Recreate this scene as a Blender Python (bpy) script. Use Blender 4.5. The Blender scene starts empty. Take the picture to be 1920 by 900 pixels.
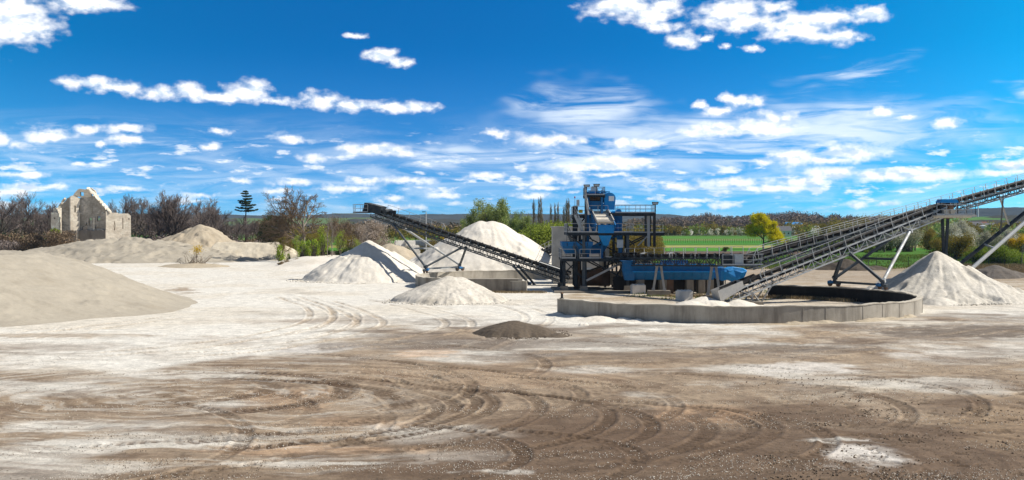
import bpy, math, random
import numpy as np
from mathutils import Matrix, Vector, Euler

# ------------------------------------------------------------------ camera, sky, sun
F = 2200.0; CX = 960.0; HY = 420.0; CH = 8.0       # focal length in photo pixels, principal column, horizon row, eye height
R = math.radians
scene = bpy.context.scene
COL = scene.collection
SUN_EL, SUN_AZ = 46.0, 2.0                         # azimuth: degrees from +X (right) towards +Y (away)

cam = bpy.data.cameras.new('camera')
cam.sensor_width = 36.0; cam.lens = 36.0 * F / 1920.0
cam.shift_y = -(450.0 - HY) / 1920.0
cam.clip_start = 0.5; cam.clip_end = 40000
cam_o = bpy.data.objects.new('camera', cam); COL.objects.link(cam_o)
cam_o.location = (0, 0, CH); cam_o.rotation_euler = (R(90), 0, 0)
scene.camera = cam_o
scene.view_settings.view_transform = 'Standard'
scene.view_settings.look = 'None'
scene.view_settings.gamma = 1.0
scene.view_settings.use_curve_mapping = False
scene.view_settings.exposure = 0.34
scene.cycles.max_bounces = 6
scene.cycles.diffuse_bounces = 3
scene.cycles.transparent_max_bounces = 8
scene.cycles.volume_bounces = 0

sl = bpy.data.lights.new('sun', 'SUN')
sl.energy = 4.9; sl.angle = R(0.5); sl.color = (1.0, 0.94, 0.85)
so = bpy.data.objects.new('sun', sl); COL.objects.link(so)
sv = Vector((math.cos(R(SUN_EL)) * math.cos(R(SUN_AZ)), math.cos(R(SUN_EL)) * math.sin(R(SUN_AZ)), math.sin(R(SUN_EL))))
so.rotation_euler = sv.to_track_quat('Z', 'Y').to_euler(); so.location = (60, 20, 80)


class NT:
    """tiny helper round a node tree"""
    def __init__(s, tree): s.t = tree; s.n = tree.nodes; s.l = tree.links
    def new(s, typ, **kw):
        n = s.n.new(typ)
        for k, v in kw.items(): setattr(n, k, v)
        return n
    def put(s, sock, v):
        if hasattr(v, 'is_output'): s.l.new(v, sock)
        elif v is not None: sock.default_value = v
    def math(s, op, a, b=None, c=None, clamp=False):
        n = s.new('ShaderNodeMath', operation=op, use_clamp=clamp)
        s.put(n.inputs[0], a)
        if b is not None: s.put(n.inputs[1], b)
        if c is not None: s.put(n.inputs[2], c)
        return n.outputs[0]
    def vmath(s, op, a, b=None, c=None, out=0):
        n = s.new('ShaderNodeVectorMath', operation=op)
        s.put(n.inputs[0], a)
        if b is not None: s.put(n.inputs[1], b)
        if c is not None: s.put(n.inputs[2], c)
        return n.outputs[out]
    def mix(s, f, a, b, blend='MIX'):
        n = s.new('ShaderNodeMix', data_type='RGBA', blend_type=blend)
        s.put(n.inputs[0], f)
        s.put(n.inputs[6], a if hasattr(a, 'is_output') else tuple(a) + (1,) * (4 - len(a)))
        s.put(n.inputs[7], b if hasattr(b, 'is_output') else tuple(b) + (1,) * (4 - len(b)))
        return n.outputs[2]
    def noise(s, vec, scale, detail=4, rough=0.55, dist=0.0, out=0):
        n = s.new('ShaderNodeTexNoise')
        s.put(n.inputs['Vector'], vec); n.inputs['Scale'].default_value = scale
        n.inputs['Detail'].default_value = detail; n.inputs['Roughness'].default_value = rough
        n.inputs['Distortion'].default_value = dist
        return n.outputs[out]
    def ramp(s, f, lo, hi, a=0.0, b=1.0, smooth=True):
        n = s.new('ShaderNodeMapRange', interpolation_type='SMOOTHSTEP' if smooth else 'LINEAR')
        s.put(n.inputs[0], f); s.put(n.inputs[1], lo); s.put(n.inputs[2], hi)
        s.put(n.inputs[3], a); s.put(n.inputs[4], b)
        return n.outputs[0]
    def comb(s, x, y, z=0.0):
        n = s.new('ShaderNodeCombineXYZ'); s.put(n.inputs[0], x); s.put(n.inputs[1], y); s.put(n.inputs[2], z)
        return n.outputs[0]


def make_world():
    w = bpy.data.worlds.new('World'); scene.world = w; w.use_nodes = True
    N = NT(w.node_tree); N.n.clear()
    out = N.new('ShaderNodeOutputWorld'); bg = N.new('ShaderNodeBackground')
    N.l.new(bg.outputs[0], out.inputs[0])
    tc = N.new('ShaderNodeTexCoord').outputs['Generated']
    sep = N.new('ShaderNodeSeparateXYZ'); N.l.new(tc, sep.inputs[0])
    x, y, z = sep.outputs
    # blue sky: the low band of the sky is looked up higher in the dome (polarised, very clear spring air)
    zz = N.math('MULTIPLY_ADD', N.math('MAXIMUM', z, 0.0), 4.2, 0.10)
    sky = N.new('ShaderNodeTexSky', sky_type='NISHITA', sun_disc=False)
    sky.sun_elevation = R(SUN_EL); sky.sun_rotation = R(90 - SUN_AZ)
    sky.air_density = 1.0; sky.dust_density = 0.4; sky.ozone_density = 3.0
    N.l.new(N.vmath('NORMALIZE', N.comb(x, y, zz)), sky.inputs['Vector'])
    hs = N.new('ShaderNodeHueSaturation'); hs.inputs['Hue'].default_value = 0.483; hs.inputs['Saturation'].default_value = 1.42
    hs.inputs['Value'].default_value = 1.0
    N.l.new(sky.outputs[0], hs.inputs['Color'])
    blue = N.mix(1.0, hs.outputs[0], (0.0, 1.32, 1.52), 'MULTIPLY')
    azn = N.math('MULTIPLY_ADD', N.math('ARCTAN2', x, y), 2.2, 0.15)
    pol = N.math('MULTIPLY_ADD', N.math('MINIMUM', N.math('MULTIPLY', azn, azn), 1.3), 0.27, 0.84)      # darkest a little left of straight ahead
    blue = N.vmath('MULTIPLY', blue, N.comb(pol, N.math('MULTIPLY', pol, pol), pol))
    blue = N.mix(N.ramp(z, 0.22, 0.42), blue, N.vmath('MULTIPLY', sky.outputs[0], (1.02, 0.97, 0.90)))
    blue = N.mix(N.ramp(y, 0.75, 0.35), blue, N.vmath('MULTIPLY', sky.outputs[0], (1.02, 0.97, 0.90)))      # away from the deep blue quarter
    # azimuth / elevation in degrees*K so that one unit is a photo pixel near the middle
    az = N.math('MULTIPLY', N.math('ARCTAN2', x, y), F)
    hor = N.math('SQRT', N.math('ADD', N.math('MULTIPLY', x, x), N.math('MULTIPLY', y, y)))
    el = N.math('MULTIPLY', N.math('DIVIDE', z, N.math('MAXIMUM', hor, 0.05)), F)
    P = N.comb(az, el)                               # (pixels right of centre, pixels above horizon)
    # ---- cumulus: hand placed puffs
    blobs = [(0,38,92,46),(50,58,48,24),(150,6,78,19),(20,12,60,30),
      (160,155,46,12),(225,166,55,12),(300,174,55,14),(352,171,34,16),(405,182,55,14),(470,171,42,24),(512,188,30,10),
      (600,190,48,18),(655,200,44,12),(730,200,46,13),(790,202,44,11),
      (715,107,34,15),(748,117,26,10),(670,67,24,6),
      (1170,12,78,28),(1215,30,52,22),(1250,50,35,12),(1280,76,30,19),(1328,72,12,8),(1245,12,38,26),
      (1378,22,78,36),(1400,42,50,20),(1455,14,30,12),(1495,50,74,30),(1545,32,62,17),(1622,28,44,15),(1570,72,48,14),(1412,91,19,8),(1360,87,13,6),(1612,73,11,7),
      (1314,197,17,10),(1342,208,34,11),(1358,182,16,10),(1400,192,36,12),
      (1440,228,56,20),(1340,243,62,15),(1415,243,80,12),
      (1652,210,28,11),(1775,230,26,10),(1705,218,24,5),
      (1020,262,52,14),(930,250,24,9),(1080,266,26,7),
      (1490,294,50,16),(1600,290,64,15),(1430,302,26,8),(1540,300,70,9),
      (1560,327,60,13),(1640,328,70,11),(1725,329,92,12),(1500,342,80,11),(1380,343,70,11),(1280,352,66,8),(1440,352,110,8),
      (1165,306,72,12),(1130,312,90,8),(1190,268,60,9),(1150,328,44,5),
      (1035,338,64,12),(1000,367,50,7),(912,328,44,7),(1025,352,50,5),
      (700,281,62,12),(740,288,50,8),(545,262,32,9),(585,297,30,8),(760,338,60,8),(690,340,40,8),(650,354,60,8),(735,372,34,7),(830,366,38,7),(750,390,70,6),
      (90,254,46,13),(36,276,19,10),(170,243,30,9),(240,241,32,10),(238,262,34,11),(190,270,14,6),(392,274,22,8),(412,247,20,7),(0,262,16,12),
      (50,327,45,6),(45,350,34,7),(100,350,26,6),(20,360,36,6),(15,385,30,7),(450,339,24,6),(148,308,16,5),(232,354,40,5),(546,342,34,8),(520,357,40,6),
      (375,366,34,6),(1890,313,46,13),(1880,322,60,7),(1285,385,24,6),(1360,385,26,8),(1610,384,26,7),(1660,383,24,6),(1290,375,60,4)]
    def cxy(px, py):
        return math.atan((px - CX) / F) * F, (HY - py) / F * math.cos(math.atan((px - CX) / F)) * F
    # warp coordinates so that outlines billow
    wn = N.new('ShaderNodeTexNoise'); N.l.new(P, wn.inputs['Vector']); wn.inputs['Scale'].default_value = 0.045
    wn.inputs['Detail'].default_value = 3; wn.inputs['Roughness'].default_value = 0.6
    PW = N.vmath('MULTIPLY_ADD', N.vmath('SUBTRACT', wn.outputs['Color'], (0.5, 0.5, 0.5)), (30.0, 13.0, 0.0), P)
    acc = None
    for (a, b, rx, ry) in blobs:
        u, v = cxy(a, b)
        # inverse radii
        rx = rx * 1.12; ry = ry * 1.12
        q = N.vmath('MULTIPLY_ADD', PW, (1 / rx, 1 / ry, 0.0), (-u / rx, -v / ry, 0.0))
        ln = N.vmath('DOT_PRODUCT', q, q, out=1)
        acc = ln if acc is None else N.math('SMOOTH_MIN', acc, ln, 0.25)
    fld = N.math('SUBTRACT', 1.0, N.math('SQRT', N.math('MAXIMUM', acc, 0.0)))
    def fbm(vec, s, d, r): return N.noise(vec, s, d, r)
    Pc = N.vmath('MULTIPLY', P, (1.0, 1.6, 1.0))
    n1 = fbm(Pc, 0.028, 6, 0.50)
    n2 = fbm(N.vmath('ADD', Pc, (6.0, 14.0, 0.0)), 0.028, 4, 0.50)      # the same noise, a little up and to the right
    dens = N.math('MULTIPLY_ADD', N.math('SUBTRACT', n1, 0.5), 1.9, fld)
    cum = N.ramp(dens, -0.12, 0.85)
    # ---- scattered small cumulus low over the horizon
    Ps = N.vmath('MULTIPLY', P, (1.0, 3.3, 1.0))
    n3 = N.noise(N.vmath('ADD', Ps, (333.0, 77.0, 0.0)), 0.016, 6, 0.58)
    band = N.math('MULTIPLY', N.ramp(el, 10.0, 50.0), N.ramp(el, 200.0, 110.0))
    sm = N.math('MULTIPLY', N.ramp(n3, 0.54, 0.67), N.math('MULTIPLY', band, 0.8))
    # ---- cirrus veils
    rot = N.new('ShaderNodeMapping', vector_type='POINT'); N.l.new(P, rot.inputs['Vector'])
    rot.inputs['Rotation'].default_value = (0, 0, R(-9)); rot.inputs['Scale'].default_value = (0.0045, 0.030, 1.0)
    c1 = N.noise(rot.outputs[0], 1.0, 7, 0.62, 1.1)
    rot2 = N.new('ShaderNodeMapping', vector_type='POINT'); N.l.new(P, rot2.inputs['Vector'])
    rot2.inputs['Rotation'].default_value = (0, 0, R(14)); rot2.inputs['Scale'].default_value = (0.0042, 0.030, 1.0)
    c2 = N.noise(rot2.outputs[0], 1.0, 7, 0.62, 0.8)
    PP = N.vmath('MULTIPLY_ADD', N.vmath('SUBTRACT', N.noise(N.vmath('MULTIPLY', P, (1, 2.5, 1)), 0.0045, 3, 0.6, out=1), (0.5, 0.5, 0.5)), (420.0, 130.0, 0.0), P)
    def patch(px, py, rx, ry):
        u, v = cxy(px, py)
        q = N.vmath('MULTIPLY_ADD', PP, (1 / rx, 1 / ry, 0.0), (-u / rx, -v / ry, 0.0))
        return N.ramp(N.vmath('LENGTH', q, out=1), 1.0, 0.15)
    pa = N.math('MULTIPLY', patch(1100, 200, 210, 70), N.ramp(c2, 0.34, 0.62))
    pb = N.math('MULTIPLY', patch(1400, 258, 620, 82), N.ramp(c1, 0.32, 0.60))
    pc = N.math('MULTIPLY', patch(1000, 300, 620, 50), N.ramp(c1, 0.30, 0.64))
    pd = N.math('MULTIPLY', patch(300, 285, 620, 70), N.ramp(c2, 0.44, 0.72, 0, 0.75))
    pe = N.math('MULTIPLY', patch(1580, 128, 170, 42), N.ramp(c1, 0.42, 0.66, 0, 0.7))
    pf = N.math('MULTIPLY', patch(1915, 158, 75, 20), N.ramp(c2, 0.30, 0.55))
    pg = N.math('MULTIPLY', patch(1650, 195, 380, 40), N.ramp(c2, 0.50, 0.72, 0, 0.6))
    ph = N.math('MULTIPLY', N.math('MULTIPLY', N.ramp(el, 230, 60), N.ramp(el, -5, 60, 0.8, 1.0)), N.ramp(c1, 0.36, 0.72, 0.0, 0.62))
    ci = pa
    for q in (pb, pc, pd, pe, pf, pg, ph): ci = N.math('MAXIMUM', ci, q)
    ci = N.math('MULTIPLY', ci, 0.80, clamp=True)
    lowglow = N.ramp(el, 390.0, 180.0, 1.0, 1.10)
    blue = N.vmath('MULTIPLY', blue, N.comb(lowglow, lowglow, lowglow))
    # a pale veil thickening to the horizon
    veil = N.math('POWER', N.ramp(el, 330.0, 0.0, 0.0, 1.0, False), 1.5)
    cloudc = N.mix(N.ramp(N.math('SUBTRACT', n2, n1), -0.03, 0.17), (10.0, 10.0, 10.1), (6.2, 7.1, 8.3))  # lit and grey sides of the clouds painted from the noise difference
    col = N.mix(N.math('MULTIPLY', veil, 0.22), blue, (3.6, 5.6, 7.4))
    col = N.mix(ci, col, (8.0, 8.8, 9.6))
    col = N.mix(sm, col, N.mix(0.35, cloudc, (7.6, 8.4, 9.2)))
    fade = N.ramp(el, 0.0, 200.0, 0.80, 1.0)
    col = N.mix(N.math('MULTIPLY', cum, fade), col, cloudc)
    N.l.new(col, bg.inputs['Color']); bg.inputs['Strength'].default_value = 0.10
    w.cycles.sampling_method = 'MANUAL'; w.cycles.sample_map_resolution = 256
make_world()
# ------------------------------------------------------------------ numbers: noise, picking points, mesh builder
_rs = np.random.RandomState(7)
_LAT = _rs.rand(512, 512)
def vnoise(x, y):
    xi = np.floor(x).astype(np.int64); yi = np.floor(y).astype(np.int64)
    fx = x - xi; fy = y - yi
    fx = fx * fx * (3 - 2 * fx); fy = fy * fy * (3 - 2 * fy)
    a = _LAT[xi & 511, yi & 511]; b = _LAT[(xi + 1) & 511, yi & 511]
    c = _LAT[xi & 511, (yi + 1) & 511]; d = _LAT[(xi + 1) & 511, (yi + 1) & 511]
    return (a * (1 - fx) + b * fx) * (1 - fy) + (c * (1 - fx) + d * fx) * fy
def fbm(x, y, s=1.0, octv=4, r=0.5, ox=0.0, oy=0.0):
    x = np.asarray(x, float) * s + ox + 100.3; y = np.asarray(y, float) * s + oy + 57.7
    t = 0; a = 1; w = 0
    for k in range(octv):
        t = t + a * vnoise(x, y); w += a; a *= r
        x, y = x * 1.97 + y * 0.31 + 17.1, y * 1.97 - x * 0.31 + 5.3
    return t / w
def sstep(a, b, x):
    t = np.clip((np.asarray(x, float) - a) / (b - a), 0, 1); return t * t * (3 - 2 * t)
def W(px, py, Y):
    return Vector(((px - CX) * Y / F, Y, CH - (py - HY) * Y / F))
def G(px, py, z=0.0):
    return W(px, py, (CH - z) * F / (py - HY))
def V(*a): return Vector(a)

class MB:
    def __init__(s): s.v = []; s.f = []; s.m = []; s.tint = None; s.smooth = False
    def add(s, vs, fs, m=0):
        o = len(s.v); s.v += [tuple(v) for v in vs]; s.f += [tuple(i + o for i in f) for f in fs]; s.m += [m] * len(fs); return s
    def box(s, c, d, rot=None, m=0):
        hx, hy, hz = d[0] / 2, d[1] / 2, d[2] / 2; c = Vector(c)
        vs = [Vector((x, y, z)) for z in (-hz, hz) for y in (-hy, hy) for x in (-hx, hx)]
        if rot is not None: vs = [rot @ v for v in vs]
        return s.add([v + c for v in vs], [(0, 2, 3, 1), (4, 5, 7, 6), (0, 1, 5, 4), (2, 6, 7, 3), (0, 4, 6, 2), (1, 3, 7, 5)], m)
    def bar(s, p, q, w, h=None, up=(0, 0, 1), m=0):
        """rectangular section member from p to q"""
        p, q = Vector(p), Vector(q); h = h or w; d = (q - p)
        if d.length < 1e-6: return s
        d.normalize(); up = Vector(up)
        if abs(d.dot(up)) > 0.98: up = Vector((1, 0, 0))
        a = d.cross(up).normalized() * (w / 2); b = a.cross(d).normalized() * (h / 2)
        vs = [p - a - b, p + a - b, p + a + b, p - a + b, q - a - b, q + a - b, q + a + b, q - a + b]
        return s.add(vs, [(3, 2, 1, 0), (4, 5, 6, 7), (0, 1, 5, 4), (1, 2, 6, 5), (2, 3, 7, 6), (3, 0, 4, 7)], m)
    def ibeam(s, p, q, w, h, m=0):
        """I section: two flanges and a web"""
        p, q = Vector(p), Vector(q); d = (q - p).normalized(); up = Vector((0, 0, 1))
        if abs(d.dot(up)) > 0.98: up = Vector((0, 1, 0))
        a = d.cross(up).normalized(); b = a.cross(d).normalized(); t = h * 0.12
        s.bar(p + b * (h / 2 - t / 2), q + b * (h / 2 - t / 2), w, t, up, m); s.bar(p - b * (h / 2 - t / 2), q - b * (h / 2 - t / 2), w, t, up, m)
        s.bar(p, q, w * 0.14, h - 2 * t - 0.002, up, m); return s
    def tube(s, p, q, r0, r1=None, n=10, cap=True, m=0):
        p, q = Vector(p), Vector(q); r1 = r0 if r1 is None else r1; d = (q - p).normalized()
        up = Vector((0, 0, 1)) if abs(d.z) < 0.95 else Vector((1, 0, 0))
        a = d.cross(up).normalized(); b = a.cross(d)
        vs = []
        for c, r in ((p, r0), (q, r1)):
            for k in range(n):
                t = 2 * math.pi * k / n; vs.append(c + a * (r * math.cos(t)) + b * (r * math.sin(t)))
        fs = [(k, (k + 1) % n, n + (k + 1) % n, n + k) for k in range(n)]
        if cap: fs += [tuple(range(n))[::-1], tuple(range(n, 2 * n))]
        return s.add(vs, fs, m)
    def prism(s, pts, off, m=0):
        """closed outline pts extruded by vector off"""
        n = len(pts); off = Vector(off); vs = [Vector(p) for p in pts] + [Vector(p) + off for p in pts]
        return s.add(vs, [tuple(range(n))[::-1], tuple(range(n, 2 * n))] + [(k, (k + 1) % n, n + (k + 1) % n, n + k) for k in range(n)], m)
    def frus(s, c0, d0, c1, d1, m=0):
        """tapered box between two level rectangles"""
        vs = []
        for c, d in ((c0, d0), (c1, d1)):
            for sx, sy in ((-1, -1), (1, -1), (1, 1), (-1, 1)): vs.append((c[0] + sx * d[0] / 2, c[1] + sy * d[1] / 2, c[2]))
        return s.add(vs, [(3, 2, 1, 0), (4, 5, 6, 7), (0, 1, 5, 4), (1, 2, 6, 5), (2, 3, 7, 6), (3, 0, 4, 7)], m)
    def rail(s, pts, h=1.1, step=1.4, r=0.028, toe=True):
        pts = [Vector(p) for p in pts]; up = Vector((0, 0, 1))
        for a, b in zip(pts, pts[1:]):
            s.bar(a + up * h, b + up * h, r * 2); s.bar(a + up * h * 0.52, b + up * h * 0.52, r * 1.6)
            if toe: s.bar(a + up * 0.08, b + up * 0.08, 0.014, 0.12)
            n = max(1, round((b - a).length / step))
            for k in range(n + 1):
                p = a.lerp(b, k / n); s.bar(p, p + up * h, r * 2)
        return s
    def build(s, name, mat, parent=None, local=False):
        me = bpy.data.meshes.new(name)
        vs = np.array(s.v, float).reshape(-1, 3)
        if parent is not None and not local:
            Mi = np.array(parent_matrix(parent).inverted()); vs = vs @ Mi[:3, :3].T + Mi[:3, 3]
        me.from_pydata(vs.tolist(), [], s.f)
        mats = mat if isinstance(mat, (list, tuple)) else [mat]
        for m in mats: me.materials.append(m)
        if len(mats) > 1: me.polygons.foreach_set('material_index', s.m)
        if s.smooth: me.polygons.foreach_set('use_smooth', [True] * len(me.polygons))
        me.update()
        return link(name, me, parent)

def link(name, data, parent=None):
    o = bpy.data.objects.new(name, data); COL.objects.link(o)
    if parent is not None: o.parent = parent
    return o
def parent_matrix(o):
    M = Matrix.Translation(o.location) @ o.rotation_euler.to_matrix().to_4x4()
    return parent_matrix(o.parent) @ M if o.parent else M
def tag(o, label, cat, group=None):
    o['label'] = label; o['category'] = cat
    if group: o['group'] = group
    return o
def thing(name, label, cat, loc=(0, 0, 0), rot=(0, 0, 0), group=None):
    o = bpy.data.objects.new(name, None); COL.objects.link(o); o.location = loc; o.rotation_euler = rot
    o.empty_display_size = 0.5
    return tag(o, label, cat, group)
def kind(o, k): o['kind'] = k; return o
def copy_tree(o, parent=None):
    c = o.copy(); COL.objects.link(c); c.parent = parent
    for ch in o.children: copy_tree(ch, c)
    return c
def quick_mesh(name, co, faces, mats, attrs=None, smooth=False):
    """co Nx3 array, faces list of int arrays (each Mxk)"""
    me = bpy.data.meshes.new(name)
    me.vertices.add(len(co)); me.vertices.foreach_set('co', np.ascontiguousarray(co, np.float32).ravel())
    tot = np.concatenate([np.full(len(f), f.shape[1], np.int32) for f in faces])
    idx = np.concatenate([f.ravel() for f in faces]).astype(np.int32)
    st = np.concatenate([[0], np.cumsum(tot)[:-1]]).astype(np.int32)
    me.loops.add(len(idx)); me.loops.foreach_set('vertex_index', idx)
    me.polygons.add(len(tot)); me.polygons.foreach_set('loop_start', st); me.polygons.foreach_set('loop_total', tot)
    if smooth: me.polygons.foreach_set('use_smooth', np.ones(len(tot), bool))
    for m in (mats if isinstance(mats, (list, tuple)) else [mats]): me.materials.append(m)
    for k, a in (attrs or {}).items():
        if a.ndim == 2:
            at = me.attributes.new(k, 'FLOAT_COLOR', 'POINT')
            at.data.foreach_set('color', np.ascontiguousarray(a, np.float32).ravel())
        else:
            at = me.attributes.new(k, 'FLOAT', 'POINT'); at.data.foreach_set('value', np.ascontiguousarray(a, np.float32))
    me.update(calc_edges=True); me.validate()
    return me

# ------------------------------------------------------------------ materials
def mat_base(name, rough=0.8, metal=0.0, spec=0.3):
    m = bpy.data.materials.new(name); m.use_nodes = True
    N = NT(m.node_tree); b = N.n['Principled BSDF']
    b.inputs['Roughness'].default_value = rough; b.inputs['Metallic'].default_value = metal
    b.inputs['Specular IOR Level'].default_value = spec
    return m, N, b
def bump(N, b, h, dist=0.02, strength=0.6):
    n = N.new('ShaderNodeBump'); n.inputs['Strength'].default_value = strength; n.inputs['Distance'].default_value = dist
    N.l.new(h, n.inputs['Height']); N.l.new(n.outputs[0], b.inputs['Normal'])
def opos(N): return N.new('ShaderNodeNewGeometry').outputs['Position']

def m_sand(name, a, b_, grain=0.35, bd=0.05, streak=0.3):
    m, N, b = mat_base(name, 0.95, spec=0.12); p = opos(N)
    n1 = N.noise(p, 0.35, 7, 0.68); n2 = N.noise(p, 3.0, 6, 0.7); n3 = N.noise(p, 22.0, 3, 0.7)
    f = N.math('MULTIPLY_ADD', N.math('SUBTRACT', n2, 0.5), 0.9, n1)
    c = N.mix(N.ramp(f, 0.3, 0.72), a, b_)
    c = N.mix(N.ramp(N.noise(p, 0.16, 5, 0.65), 0.52, 0.70, 0, 0.45), c, tuple(x * y for x, y in zip(b_, (0.80, 0.76, 0.70))))
    c = N.mix(N.math('MULTIPLY', N.ramp(n3, 0.45, 0.75), grain), c, tuple(x * 0.55 for x in a))
    N.l.new(c, b.inputs['Base Color'])
    bump(N, b, N.math('MULTIPLY_ADD', n3, 0.25, n2), bd, 0.8)
    return m
def m_steel(name, col, dust=(0.36, 0.33, 0.28), rough=0.62, metal=0.0, amount=0.45, rust=0.25, spec=0.2):
    m, N, b = mat_base(name, rough, metal, spec); g = N.new('ShaderNodeNewGeometry'); p = g.outputs['Position']
    n1 = N.noise(p, 1.3, 5, 0.62); n2 = N.noise(p, 7.0, 4, 0.6)
    c = N.mix(N.ramp(n2, 0.35, 0.8, 0.0, 0.5), col, tuple(x * 0.6 for x in col))
    sep = N.new('ShaderNodeSeparateXYZ'); N.l.new(g.outputs['Normal'], sep.inputs[0])
    up = N.ramp(sep.outputs[2], 0.2, 0.9)
    d = N.math('MULTIPLY', N.math('MULTIPLY_ADD', up, 0.75, 0.25), N.ramp(n1, 0.35, 0.68, 0.0, amount * 1.6), clamp=True)
    c = N.mix(d, c, dust)
    c = N.mix(N.math('MULTIPLY', N.ramp(N.noise(p, 2.4, 6, 0.7), 0.60, 0.72), rust), c, (0.16, 0.07, 0.035))
    N.l.new(c, b.inputs['Base Color']); N.l.new(N.ramp(n1, 0.3, 0.7, rough, min(0.95, rough + 0.3)), b.inputs['Roughness'])
    return m
def m_concrete(name, base, dark, streak=0.8, pitch=0.0):
    m, N, b = mat_base(name, 0.9, spec=0.2); p = opos(N)
    s = N.vmath('MULTIPLY', p, (0.55, 0.55, 0.07)); n1 = N.noise(s, 1.0, 8, 0.72)
    n2 = N.noise(p, 0.9, 5, 0.6); n3 = N.noise(p, 9.0, 4, 0.6)
    c = N.mix(N.ramp(n2, 0.3, 0.7), base, tuple(x * 0.78 for x in base))
    c = N.mix(N.math('MULTIPLY', N.ramp(n1, 0.45, 0.72), streak), c, dark)
    c = N.mix(N.ramp(n3, 0.55, 0.75, 0, 0.3), c, tuple(x * 0.6 for x in base))
    N.l.new(c, b.inputs['Base Color']); bump(N, b, n3, 0.02, 0.6)
    return m
def m_masonry(name, base, mortar, dark):
    m, N, b = mat_base(name, 0.92, spec=0.15); p = opos(N); sp = N.new('ShaderNodeSeparateXYZ'); N.l.new(p, sp.inputs[0])
    br = N.new('ShaderNodeTexBrick'); N.l.new(N.comb(N.math('ADD', sp.outputs[0], sp.outputs[1]), sp.outputs[2]), br.inputs['Vector'])
    br.inputs['Scale'].default_value = 1.0; br.inputs['Brick Width'].default_value = 1.1; br.inputs['Row Height'].default_value = 0.42; br.inputs['Mortar Size'].default_value = 0.035
    br.inputs['Color1'].default_value = base + (1,); br.inputs['Color2'].default_value = tuple(x * .72 for x in base) + (1,); br.inputs['Mortar'].default_value = mortar + (1,)
    c = N.mix(N.ramp(N.noise(p, 0.45, 6, 0.7), 0.42, 0.68, 0, .8), br.outputs['Color'], dark)
    c = N.mix(N.ramp(N.noise(p, 0.3, 7, 0.72, 0.4), 0.54, 0.62, 0, .85), c, tuple(min(.8, x * 1.25) for x in base))       # remains of render
    c = N.mix(N.ramp(N.noise(N.vmath('MULTIPLY', p, (1.2, 1.2, .15)), 1, 6, .65), 0.56, 0.72, 0, .7), c, dark)
    N.l.new(c, b.inputs['Base Color']); bump(N, b, N.noise(p, 2.2, 6, .7), 0.12, 0.8); return m
def m_leaf(name, a, b_, c_=None, trans=0.3):
    m = bpy.data.materials.new(name); m.use_nodes = True; N = NT(m.node_tree); N.n.clear()
    out = N.new('ShaderNodeOutputMaterial'); d = N.new('ShaderNodeBsdfDiffuse'); t = N.new('ShaderNodeBsdfTranslucent'); mx = N.new('ShaderNodeMixShader')
    at = N.new('ShaderNodeAttribute', attribute_name='tint').outputs['Fac']
    rnd = N.new('ShaderNodeObjectInfo').outputs['Random']
    f = N.math('ADD', at, N.math('MULTIPLY_ADD', rnd, 0.3, -0.15), clamp=True)
    c = N.mix(f, a, b_)
    if c_: c = N.mix(N.ramp(f, 0.72, 0.9), c, c_)
    N.l.new(c, d.inputs[0]); N.l.new(c, t.inputs[0]); mx.inputs[0].default_value = trans
    N.l.new(d.outputs[0], mx.inputs[1]); N.l.new(t.outputs[0], mx.inputs[2]); N.l.new(mx.outputs[0], out.inputs[0])
    return m
def m_flat(name, col, rough=0.6, var=0.25, metal=0.0):
    m, N, b = mat_base(name, rough, metal); n = N.noise(opos(N), 3.0, 4, 0.6)
    N.l.new(N.mix(N.ramp(n, 0.35, 0.7), col, tuple(x * (1 - var) for x in col)), b.inputs['Base Color']); return m

MT = {}
MT['sand_white'] = m_sand('pale_sand', (0.72, 0.675, 0.59), (0.63, 0.58, 0.49), 0.12)
MT['sand_cream'] = m_sand('cream_sand', (0.64, 0.575, 0.455), (0.54, 0.475, 0.36), 0.25)
MT['sand_grey'] = m_sand('grey_beige_sand', (0.385, 0.345, 0.275), (0.33, 0.295, 0.235), 0.15, 0.03)
MT['sand_beige'] = m_sand('beige_sand', (0.45, 0.385, 0.285), (0.38, 0.32, 0.235), 0.2)
MT['gravel'] = m_sand('pale_gravel', (0.66, 0.62, 0.54), (0.50, 0.465, 0.395), 0.5, 0.08)
MT['sand_mixed'] = m_sand('mixed_sand', (0.68, 0.63, 0.54), (0.46, 0.425, 0.36), 0.4, 0.06)
MT['dark_gravel'] = m_sand('dark_brown_gravel', (0.145, 0.115, 0.085), (0.095, 0.075, 0.056), 0.5, 0.06)
MT['clod'] = m_sand('brown_clod', (0.20, 0.155, 0.11), (0.15, 0.115, 0.085), 0.3)
MT['soil'] = m_sand('dark_soil', (0.11, 0.09, 0.07), (0.06, 0.05, 0.04), 0.4, 0.06)
MT['grey_gravel'] = m_sand('dark_grey_gravel', (0.17, 0.15, 0.13), (0.12, 0.105, 0.09), 0.4, 0.06)
MT['steel_dark'] = m_steel('dark_steel', (0.018, 0.028, 0.040), amount=0.24)
MT['steel_mid'] = m_steel('grey_steel', (0.066, 0.084, 0.10), amount=0.26)
MT['steel_light'] = m_steel('galvanised_steel', (0.42, 0.44, 0.45), dust=(0.5, 0.46, 0.38), rough=0.45, metal=0.25, amount=0.4, rust=0.12)
MT['steel_dusty'] = m_steel('dusty_steel', (0.38, 0.38, 0.37), dust=(0.55, 0.5, 0.42), rough=0.7, amount=0.6, rust=0.35)
MT['blue'] = m_steel('blue_paint', (0.002, 0.135, 0.36), dust=(0.27, 0.27, 0.25), rough=0.55, amount=0.28, rust=0.6, spec=0.25)
MT['blue_bright'] = m_steel('bright_blue_paint', (0.002, 0.235, 0.60), dust=(0.28, 0.34, 0.38), rough=0.5, amount=0.24, rust=0.45, spec=0.25)
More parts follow.
